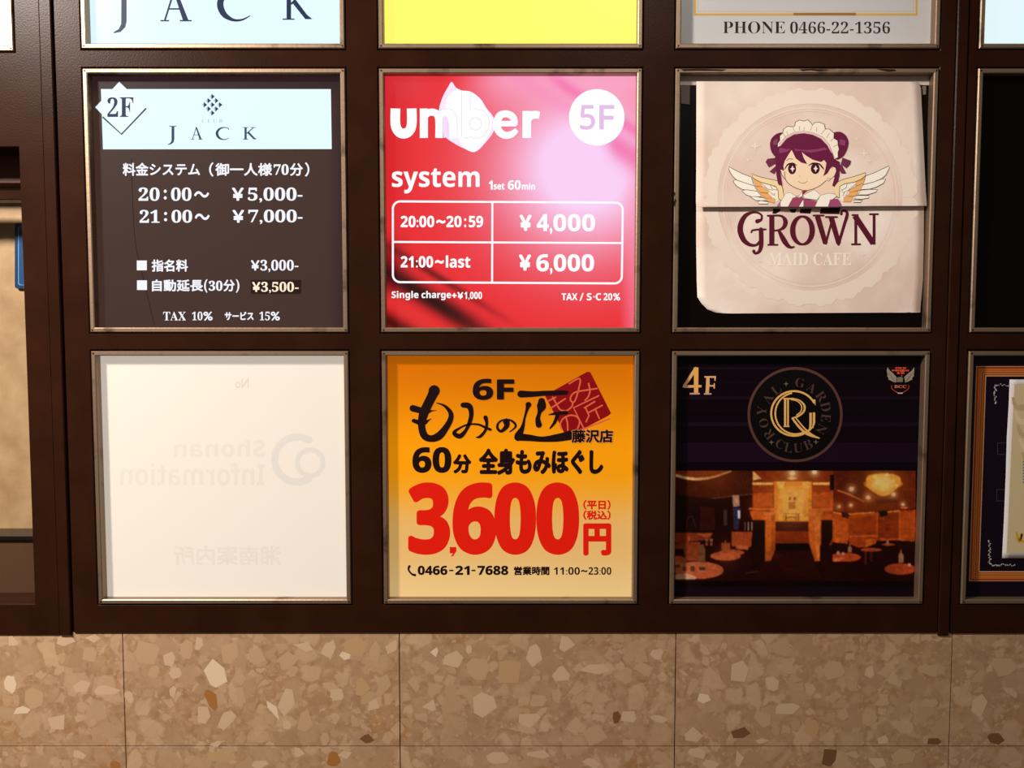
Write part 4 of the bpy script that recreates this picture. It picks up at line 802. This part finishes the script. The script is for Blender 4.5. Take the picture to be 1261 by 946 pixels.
# printed photo of the lounge: its picture is painted into a fine grid of colours
import numpy as np
class Raster:
    def __init__(s, x0, y0, x1, y1, k):
        s.b = (x0, y0, x1, y1); s.k = k; s.w = int((x1-x0)*k)+1; s.h = int((y1-y0)*k)+1
        s.a = np.zeros((s.h, s.w, 3)); s.gx, s.gy = np.meshgrid(x0+np.arange(s.w)/k, y0+np.arange(s.h)/k); s.lamps = []
    def poly(s, P, c, up=True):
        px = np.array([q[0] for q in P]); py = np.array([q[1] for q in P])
        i0, i1 = np.clip([int((px.min()-s.b[0])*s.k)-1, int((px.max()-s.b[0])*s.k)+2], 0, s.w); j0, j1 = np.clip([int((py.min()-s.b[1])*s.k)-1, int((py.max()-s.b[1])*s.k)+2], 0, s.h)
        if i1 <= i0 or j1 <= j0: return
        X, Y = s.gx[j0:j1, i0:i1], s.gy[j0:j1, i0:i1]; m = np.zeros(X.shape, bool)
        for a in range(len(P)):
            ax, ay, bx, by = px[a-1], py[a-1], px[a], py[a]
            if ay == by: continue
            m ^= ((ay > Y) != (by > Y)) & (X < (bx-ax)*(Y-ay)/(by-ay)+ax)
        s.a[j0:j1, i0:i1][m] = c
    def rect(s, x0, y0, x1, y1, c, up=True): s.poly([(x0, y0), (x1, y0), (x1, y1), (x0, y1)], c)
    def stroke(s, pts, c, w=None, up=True, closed=False, caps=True, smooth=0):
        if len(pts[0]) < 3: pts = [(p[0], p[1], w) for p in pts]
        if smooth: pts = spline(pts, smooth)
        for a, b in zip(pts, pts[1:]):
            dx, dy = b[0]-a[0], b[1]-a[1]; l = math.hypot(dx, dy) or 1; nx, ny = -dy/l*.5, dx/l*.5
            s.poly([(a[0]+nx*a[2], a[1]+ny*a[2]), (b[0]+nx*b[2], b[1]+ny*b[2]), (b[0]-nx*b[2], b[1]-ny*b[2]), (a[0]-nx*a[2], a[1]-ny*a[2])], c)
    def blur(s, a):
        q = np.pad(a, ((1, 1), (1, 1), (0, 0)), 'edge')
        q = (q[:-2]+2*q[1:-1]+q[2:])/4; return (q[:, :-2]+2*q[:, 1:-1]+q[:, 2:])/4
    def build(s, name, parent, label):
        rng = np.random.default_rng(5); x0, y0, x1, y1 = s.b
        g = s.a.copy()
        n1 = np.kron(rng.normal(0, 1, (s.h//3+1, s.w//3+1, 1)), np.ones((3, 3, 1)))[:s.h, :s.w]; n2 = np.kron(rng.normal(0, 1, (s.h//7+1, s.w//9+1, 1)), np.ones((7, 9, 1)))[:s.h, :s.w]
        for _ in range(3): n2 = s.blur(n2)
        g = g*(1+.05*n1+.06*n2); g = s.blur(s.blur(g))
        for x, y, r, c, k in s.lamps:
            e = np.exp(-((s.gx-x)**2+(s.gy-y)**2)/r**2)[..., None]*k; g = g*(1-e)+np.array(c)*e
        g = np.clip(g, 0, 255)/255; L = np.where(g <= .04045, g/12.92, ((g+.055)/1.055)**2.4)
        V = [at(float(x), float(y), FACE_Y-8*STEP) for x, y in zip(s.gx.ravel(), s.gy.ravel())]
        F = [(j*s.w+i, j*s.w+i+s.w, j*s.w+i+s.w+1, j*s.w+i+1) for j in range(s.h-1) for i in range(s.w-1)]
        o = link_mesh(name, V, F, attr_mat('lounge_print', False), None, parent); o['label'] = label
        t = o.data.attributes.new('print', 'FLOAT_COLOR', 'POINT'); t.data.foreach_set('color', np.concatenate([L, np.ones((s.h, s.w, 1))], 2).astype(np.float32).ravel()); o.data.update()
p = Raster(831.2, 579.6, 1128, 735.5, 1.6)
p.lamps = [(880, 583, 26, (150, 66, 22), .5), (975.6, 583.2, 7, (255, 226, 170), .75), (1003, 581.6, 6, (255, 226, 170), .7), (976, 600, 26, (255, 170, 70), .30), (976, 625, 24, (255, 190, 96), .35), (1087, 597, 26, (255, 170, 60), .35), (1087, 595, 10, (255, 236, 150), .6), (1048.7, 602.4, 6, (255, 190, 130), .6), (1069, 613, 5.5, (255, 190, 130), .6), (1100, 609, 5, (255, 200, 140), .6), (1033, 624, 4.5, (255, 190, 120), .5), (1047.7, 622.3, 4.5, (255, 190, 120), .5), (1112, 621, 4, (255, 200, 140), .5),
           (1050, 640, 22, (214, 92, 24), .28), (1116, 645, 16, (214, 92, 24), .25), (845, 700, 16, (214, 120, 78), .25), (896, 684, 14, (214, 110, 64), .22), (935, 625, 14, (226, 104, 34), .3), (1020, 625, 12, (226, 104, 34), .3), (870, 640, 22, (20, 5, 4), .4), (960, 712, 34, (30, 6, 4), .5), (1075, 718, 30, (22, 4, 3), .45)]
B_ = lambda c: tuple(min(255, int(v*1.02+2)) for v in c)
p.rect(831, 579, 1129, 716, (38, 8, 5)); p.rect(831, 715.5, 1129, 740, (13, 3, 7)); p.rect(831, 723, 1129, 740, (24, 9, 20))
z = frame_of(825, 570, 5.406)
Q = lambda pts, c, up=True: p.poly(z(pts), B_(c), up)
Q([(32, 54), (548, 54), (548, 200), (300, 240), (32, 215)], (62, 20, 8)); Q([(32, 54), (400, 54), (300, 92), (200, 108), (32, 80)], (120, 46, 16))
p.stroke(z([(34, 82, 18), (120, 104, 18), (200, 108, 18), (300, 92, 14), (410, 54, 8)]), B_((236, 190, 128)), smooth=5, caps=False)
for k in range(6): p.stroke(z([(420+k*24, 70), (470+k*20, 190)]), (90, 40, 22), .5, caps=False)
p.stroke(z([(260, 240), (548, 208)]), (110, 70, 50), 1, caps=False); Q([(32, 215), (300, 240), (410, 240), (410, 460), (32, 460)], (30, 8, 5)); Q([(200, 290), (300, 300), (300, 450), (200, 450)], (64, 20, 8)); p.stroke(z([(110, 440), (120, 370), (150, 360), (172, 440)]), (110, 70, 50), .6, smooth=3, caps=False)
Q([(32, 465), (290, 465), (265, 510), (32, 535)], (136, 50, 20)); Q([(170, 475), (285, 468), (250, 500)], (210, 96, 46))
Q([(415, 215), (460, 215), (465, 290), (420, 295)], (178, 134, 104)); Q([(418, 300), (472, 300), (455, 445), (425, 445)], (46, 44, 70)); Q([(452, 318), (466, 318), (466, 372), (452, 372)], (226, 220, 230)); Q([(355, 315), (380, 315), (380, 420), (355, 420)], (70, 50, 50))
Q([(410, 460), (600, 458), (604, 480), (545, 492), (540, 560), (410, 555)], (172, 72, 32)); Q([(440, 550), (528, 552), (520, 580), (440, 575)], (196, 92, 50))
Q([(545, 490), (640, 380), (640, 660), (545, 700)], (22, 5, 5))
for x in (497, 520, 542): Q([(x, 395), (x+6, 395), (x+6, 452), (x, 452)], (196, 170, 160), False)
p.poly(z(ell(410, 598, 85, 20)), B_((180, 78, 42))); p.poly(z(ell(370, 622, 102, 30)), B_((192, 88, 48))); p.poly(z(ell(55, 650, 55, 30)), B_((170, 72, 38)))
P_ = z(ell(190, 716, 168, 58)); p.poly([(max(x, 831.3), min(y, 715.8)) for x, y in P_], B_((196, 90, 50)))
Q([(32, 540), (130, 525), (200, 528), (195, 655), (105, 650), (90, 575), (32, 575)], (136, 54, 26)); Q([(190, 560), (205, 545), (225, 545), (236, 580), (236, 665), (190, 665)], (112, 70, 38))
Q([(342, 535), (400, 532), (398, 604), (345, 604)], (150, 66, 32))
for x, y, w_, h_ in ((35, 660, 40, 50), (80, 670, 34, 60), (130, 665, 40, 70), (190, 680, 50, 45), (120, 490, 12, 30), (235, 505, 20, 45), (265, 505, 20, 45), (365, 515, 10, 25)): Q([(x, y), (x+w_, y), (x+w_-4, y+h_), (x+4, y+h_)], (172, 104, 66)); Q([(x+5, y+h_*.35), (x+w_-5, y+h_*.35), (x+w_-6, y+h_*.8), (x+6, y+h_*.8)], (80, 34, 20))
p.poly([(831.3, 708), (845, 706), (858, 711), (856, 713.5), (831.3, 713.5)], B_((228, 176, 146)))
p.stroke(z([(500, 735), (615, 720)]), (110, 80, 70), .8, caps=False)
# middle picture
z = frame_of(910, 570, 6.1)
Q([(100, 62), (712, 62), (712, 620), (100, 620)], (150, 52, 14)); Q([(100, 62), (712, 62), (680, 145), (100, 145)], (128, 44, 12)); Q([(105, 62), (170, 120), (105, 132)], (240, 180, 110))
Q([(102, 146), (260, 150), (255, 168), (102, 166)], (255, 190, 96)); Q([(555, 150), (682, 146), (682, 168), (555, 168)], (255, 186, 92)); Q([(683, 90), (720, 90), (718, 205), (683, 205)], (22, 6, 4))
Q([(108, 228), (255, 228), (255, 330), (108, 330)], (192, 78, 24)); Q([(556, 228), (708, 218), (708, 330), (556, 330)], (190, 76, 24))
Q([(265, 140), (545, 140), (545, 445), (265, 445)], (236, 132, 36)); Q([(300, 175), (520, 175), (515, 430), (295, 430)], (246, 158, 56)); Q([(325, 200), (490, 200), (480, 400), (335, 400)], (252, 176, 78))
Q([(285, 140), (345, 140), (330, 195), (290, 185)], (255, 186, 90)); Q([(470, 140), (535, 140), (530, 190), (480, 190)], (255, 182, 86)); Q([(395, 100), (440, 118), (400, 130), (360, 120)], (246, 190, 130))
Q([(370, 292), (426, 292), (424, 346), (370, 346)], (170, 84, 24)); Q([(374, 258), (392, 258), (392, 280), (374, 280)], (90, 36, 10)); Q([(408, 258), (428, 258), (428, 280), (408, 280)], (90, 36, 10))
for st in ([(332, 382), (462, 382)], [(335, 382), (335, 436)], [(352, 390), (352, 436)], [(430, 390), (430, 436)], [(448, 382), (448, 436)], [(355, 415), (400, 405), (430, 415)]): p.stroke(z(st), (110, 40, 12), 1.0, caps=False)
Q([(75, 340), (282, 340), (282, 362), (75, 354)], (214, 104, 44)); Q([(525, 345), (715, 335), (715, 358), (525, 380)], (206, 98, 40)); Q([(80, 362), (200, 366), (200, 432), (100, 430)], (206, 92, 30)); Q([(615, 372), (770, 400), (770, 455), (615, 430)], (190, 78, 26))
Q([(100, 430), (196, 430), (196, 740), (100, 780)], (30, 8, 5)); Q([(618, 430), (705, 430), (705, 560), (618, 740)], (30, 8, 5))
Q([(275, 440), (520, 440), (520, 520), (275, 520)], (62, 14, 6)); Q([(275, 516), (525, 516), (525, 606), (275, 606)], (136, 44, 14)); Q([(270, 606), (525, 606), (570, 740), (610, 860), (120, 860), (200, 740), (240, 700)], (46, 9, 5)); Q([(272, 606), (525, 606), (530, 660), (265, 660)], (18, 4, 3))
for k in range(14): p.stroke(z([(230+k*9, 690+k*11), (330+k*10, 690+k*11)]), (74, 18, 8), .7, caps=False, up=False)
Q([(186, 370), (284, 365), (284, 392), (186, 398)], (228, 118, 46)); Q([(194, 395), (272, 390), (272, 655), (238, 735), (196, 742)], (222, 104, 32)); Q([(240, 395), (272, 390), (272, 655), (240, 735)], (196, 84, 24))
Q([(505, 380), (625, 370), (625, 395), (520, 405)], (222, 112, 42)); Q([(525, 400), (616, 396), (606, 738), (570, 742), (526, 600)], (210, 96, 30)); Q([(560, 398), (616, 396), (606, 738), (585, 738)], (230, 116, 44))
for x, y, r in ((402, 80, 20), (567, 70, 18)): p.poly(z(ell(x, y, r, r*.8, n=16)), (255, 232, 190))
# right picture
z = frame_of(1020, 570, 5.408)
Q([(40, 54), (584, 54), (584, 300), (480, 322), (30, 335), (40, 200)], (104, 32, 10)); Q([(40, 54), (250, 54), (240, 240), (60, 190)], (84, 26, 9)); p.stroke(z([(60, 182, 10), (150, 215, 12), (240, 260, 6)]), (214, 110, 60), caps=False)
Q([(30, 335), (310, 330), (480, 322), (584, 310), (580, 520), (30, 520)], (176, 64, 16)); p.stroke(z([(32, 330, 8), (110, 345, 8), (310, 330, 8)]), (255, 160, 66), caps=False); p.stroke(z([(390, 328, 8), (475, 320, 8)]), (255, 166, 72), caps=False)
Q([(30, 372), (128, 395), (128, 470), (30, 460)], (204, 86, 24)); Q([(135, 370), (318, 350), (318, 480), (135, 480)], (150, 50, 13)); Q([(330, 340), (470, 330), (470, 505), (330, 500)], (138, 46, 13)); Q([(480, 330), (575, 322), (572, 510), (480, 510)], (184, 72, 20))
for k in range(5): p.stroke(z([(335, 360+k*28), (468, 352+k*30)]), (110, 34, 10), .5, caps=False, up=False); p.stroke(z([(486, 350+k*32), (570, 346+k*32)]), (150, 56, 16), .5, caps=False, up=False)
p.stroke(z([(30, 470, 7), (130, 470, 7), (135, 492, 7), (320, 486, 7)]), (222, 110, 50), caps=False); p.stroke(z([(325, 330, 7), (325, 500, 7)]), (220, 100, 34), caps=False); p.stroke(z([(475, 322, 7), (475, 510, 7)]), (224, 104, 36), caps=False); p.stroke(z([(360, 512, 5), (575, 520, 6)]), (206, 96, 44), caps=False)
Q([(30, 475), (130, 478), (130, 540), (30, 530)], (206, 86, 26)); Q([(140, 495), (320, 492), (318, 570), (140, 560)], (166, 58, 16)); Q([(248, 512), (318, 510), (316, 578), (246, 578)], (206, 92, 30))
Q([(26, 530), (150, 545), (225, 575), (360, 520), (480, 515), (575, 600), (572, 790), (26, 790)], (34, 6, 4))
Q([(85, 325), (125, 335), (145, 350), (130, 372), (92, 362)], (20, 8, 8)); Q([(332, 322), (390, 316), (398, 350), (350, 362)], (20, 8, 8)); Q([(310, 245), (450, 240), (465, 265), (330, 275)], (66, 20, 8))
p.poly(z(ell(365, 140, 132, 40, -20, 200, 30)), B_((206, 96, 30)))
p.poly(spline(z([(250, 135), (262, 90), (310, 75), (365, 72), (430, 75), (475, 95), (484, 140), (440, 185), (400, 215), (355, 222), (310, 200), (268, 170)]), 4, True), (248, 168, 62)); p.poly(z(ell(365, 140, 80, 46)), (255, 206, 100))
for x, y, r in ((310, 95, 15), (390, 82, 14), (325, 140, 18), (390, 150, 20), (430, 120, 12), (455, 150, 10)): p.poly(z(ell(x, y, r, r, n=14)), (255, 230, 140), False)
for x, y, r in ((155, 175, 17), (265, 232, 14), (435, 210, 14), (72, 292, 11), (150, 283, 12), (497, 278, 11)): p.poly(z(ell(x, y, r, r*.9, n=14)), (255, 210, 160))
Q([(485, 292), (535, 296), (520, 306), (485, 304)], (214, 110, 60))
P_ = z(ell(110, 630, 108, 30)); p.poly([(max(x, 1025), y) for x, y in P_], B_((198, 72, 32))); Q([(28, 635), (110, 630), (80, 655), (28, 660)], (226, 108, 58))
p.poly(z(ell(285, 580, 72, 12)), B_((190, 76, 36))); Q([(240, 590), (256, 590), (256, 680), (240, 680)], (90, 30, 14)); Q([(280, 592), (296, 592), (292, 660), (280, 660)], (90, 30, 14))
P_ = z(ell(480, 708, 106, 38)); p.poly([(min(x, 1125.6), y) for x, y in P_], B_((190, 70, 34))); p.poly(z(ell(400, 545, 45, 8)), B_((160, 66, 36)))
for x, y, w_, h_ in ((130, 565, 26, 34), (468, 610, 32, 56), (388, 520, 16, 24)): Q([(x, y), (x+w_*.35, y-h_*.2), (x+w_*.38, y-h_*.6), (x+w_*.62, y-h_*.6), (x+w_*.65, y-h_*.2), (x+w_, y), (x+w_, y+h_), (x, y+h_)], (164, 112, 78))
for x, y in ((66, 600), (98, 606), (540, 680)): p.poly(z(ell(x, y, 11, 12, n=10)), B_((208, 160, 120)), False)
o = p.build('lounge_photo', fc, 'printed photograph of an amber-lit lounge with round tables')

# --- striped border sign at the edge
t, fc = sign(*cell(3, 2), 'dark navy sign with orange striped border, half covered by a pale paper sheet', pbr('navy_face', (22, 10, 24), .3, 0, .15))
p = Pr(FACE_Y)
xL, zT, zB_ = at(1207.9, 451.5).x, zz(451.3), zz(718.8); xR = COLS[3][1]-(xL-COLS[3][0])
def strip(d0, d1, c, pr):
    pts = [(xL+d0, zT-d0), (xR-d0, zT-d0), (xR-d0, zB_+d0), (xL+d0, zB_+d0)]; q = [(xL+d1, zT-d1), (xR-d1, zT-d1), (xR-d1, zB_+d1), (xL+d1, zB_+d1)]
    pr.k += 1; n = len(pr.v); i = pr._mat(c)
    pr.v += [Vector((x, FACE_Y-pr.k*STEP, zq)) for x, zq in pts+q]
    for a in range(4): b2 = (a+1) % 4; pr.f.append((n+a, n+4+a, n+4+b2, n+b2)); pr.fm.append(i)
for d0, d1, c in ((0, .0012, (206, 140, 96)), (.0012, .004, (150, 66, 22)), (.004, .0062, (206, 118, 52)), (.0062, .0070, (130, 58, 22)), (.007, .0092, (212, 126, 58)), (.0092, .0104, (138, 62, 24)), (.0104, .0128, (206, 120, 54)), (.0128, .0145, (160, 76, 30)), (.0145, .0160, (220, 168, 122))): strip(d0, d1, c, p)
p.build('striped_border', fc, 'orange striped border')
p = Pr(FACE_Y); z = frame_of(1180, 440, 3.05)
for i in range(26):
    x, y = (138+random.uniform(-5, 5), 105+i*4) if i < 18 else (138+(i-17)*7, 104+random.uniform(-5, 5))
    p.poly(z(ell(x, y, random.uniform(1.5, 3.6), random.uniform(1.5, 3.6), n=6)), (196, 190, 188), False)
p.build('corner_ornament', fc, 'white lacy corner mark'); p = Pr(FACE_Y)
for i in range(34):
    x, y = (118+random.uniform(-4, 4), 690+i*5.3) if i < 17 else (118+(i-16)*5.5, 780+random.uniform(-4, 5))
    p.poly(z(ell(x, y, random.uniform(1.5, 3.8), random.uniform(1.5, 3.6), n=6)), (196, 190, 188), False)
p.build('corner_ornament', fc, 'white lacy corner mark')
for q in ([(148, 322), (185, 322), (185, 365), (148, 365)], [(145, 497), (185, 497), (185, 540), (145, 540)]): p = Pr(FACE_Y); p.stroke(z(q), (78, 70, 70), .8, closed=True); p.build('square_outline', fc)
YR = lambda x, y: .0098
pr_ = sheet('paper_sheet', [(467.5, 1243.4, 1470), (500, 1242.2, 1468), (538, 1239.9, 1466), (580, 1238.8, 1463), (640, 1236.4, 1460), (687.5, 1234, 1456)], YR, pbr('white_margin_paper', (226, 220, 220), .6))
tag(pr_, 'pale paper sheet with cream satin print, stuck over the striped border sign', 'poster')
p = Pr(YR, False, LIFT)
p.poly(z([(212, 100), (900, 100), (860, 735), (182, 735), (190, 560), (200, 330)]), (222, 202, 158))
for k in range(9): p.stroke(z([(205+k*9, 150+k*52, 10), (225+k*10, 190+k*52, 20), (300+k*8, 170+k*56, 30), (420, 120+k*60, 18)]), (234, 217, 178) if k % 2 else (204, 180, 132), smooth=4, caps=False)
for k in range(8): p.rect(*z([(243, 390+k*11)])[0], *z([(256+(k % 3)*8, 395+k*11)])[0], (70, 88, 140), False)
p.stroke(z([(220, 660, 8), (228, 692, 12), (240, 660, 8), (238, 690, 10), (256, 694, 6)]), (226, 176, 40), smooth=4)
p.build('satin_print', pr_, 'cream satin picture with blue and gold marks')

# ------------------------------------------------------------------ left bay window: stone recess behind the opening
x0, x1, z0, z1 = WIN
mb = MB()
zbar0, zbar1 = zz(242), zz(230)
mb.box(x0-.08, x1+.05, .10, .13, zz(676), zz(214)); mb.box(x0-.08, x0-.021, .0601, .0999, zz(676), zz(214)); mb.box(x1+.031, x1+.05, .0601, .0999, zz(676), zz(214)); struct(mb.build('wall_left', M_STONE))
mb = MB(); mb.box(x0-.02, x1+.03, .055, .12, zz(216), z1+.02); struct(mb.build('window_1', pbr('dark_lintel', (84, 40, 24), .5)))
mb = MB(); mb.box(x0-.02, x1+.02, .028, .055, zbar0, zbar1, .001); struct(mb.build('trim_6', M_PAINT))
mb = MB(); mb.box(x0-.02, x1+.03, .05, .10, zz(676), zz(670), .001); struct(mb.build('trim_7', pbr('black_ledge', (22, 12, 8), .3)))
mb = MB(); mb.box(x0-.02, x1+.03, .055, .12, z0-.02, zz(675.5)); struct(mb.build('trim_9', pbr('brown_stone', (80, 52, 34), .5)))
# blue plate on the stone
bp = thing('notice_plate', 'blue rounded plate with pale outline fixed in the recessed stone window', 'plate', (at(28, 315, .09).x, .098, at(28, 355, .09).z))
def plate(d, Y, name, mat, x_l=18.2, x_r=62, y_t=275, y_b=355.4):
    P = rrect(x_l+d, y_t+d, x_r-d, y_b-d, 3)
    V = [at(x, y, Y) for x, y in P]; n = len(V); V2 = [Vector((v.x, Y+.004, v.z)) for v in V]
    return link_mesh(name, V+V2, [tuple(range(n))[::-1]]+[(i, (i+1) % n, n+(i+1) % n, n+i) for i in range(n)], mat, None, bp)
plate(0, .095, 'plate_base', pbr('plate_navy', (18, 50, 84), .35)); plate(4, .0947, 'outline', pbr('plate_line', (88, 140, 182), .35)); plate(5, .0944, 'plate_face', pbr('plate_blue', (24, 66, 112), .35))
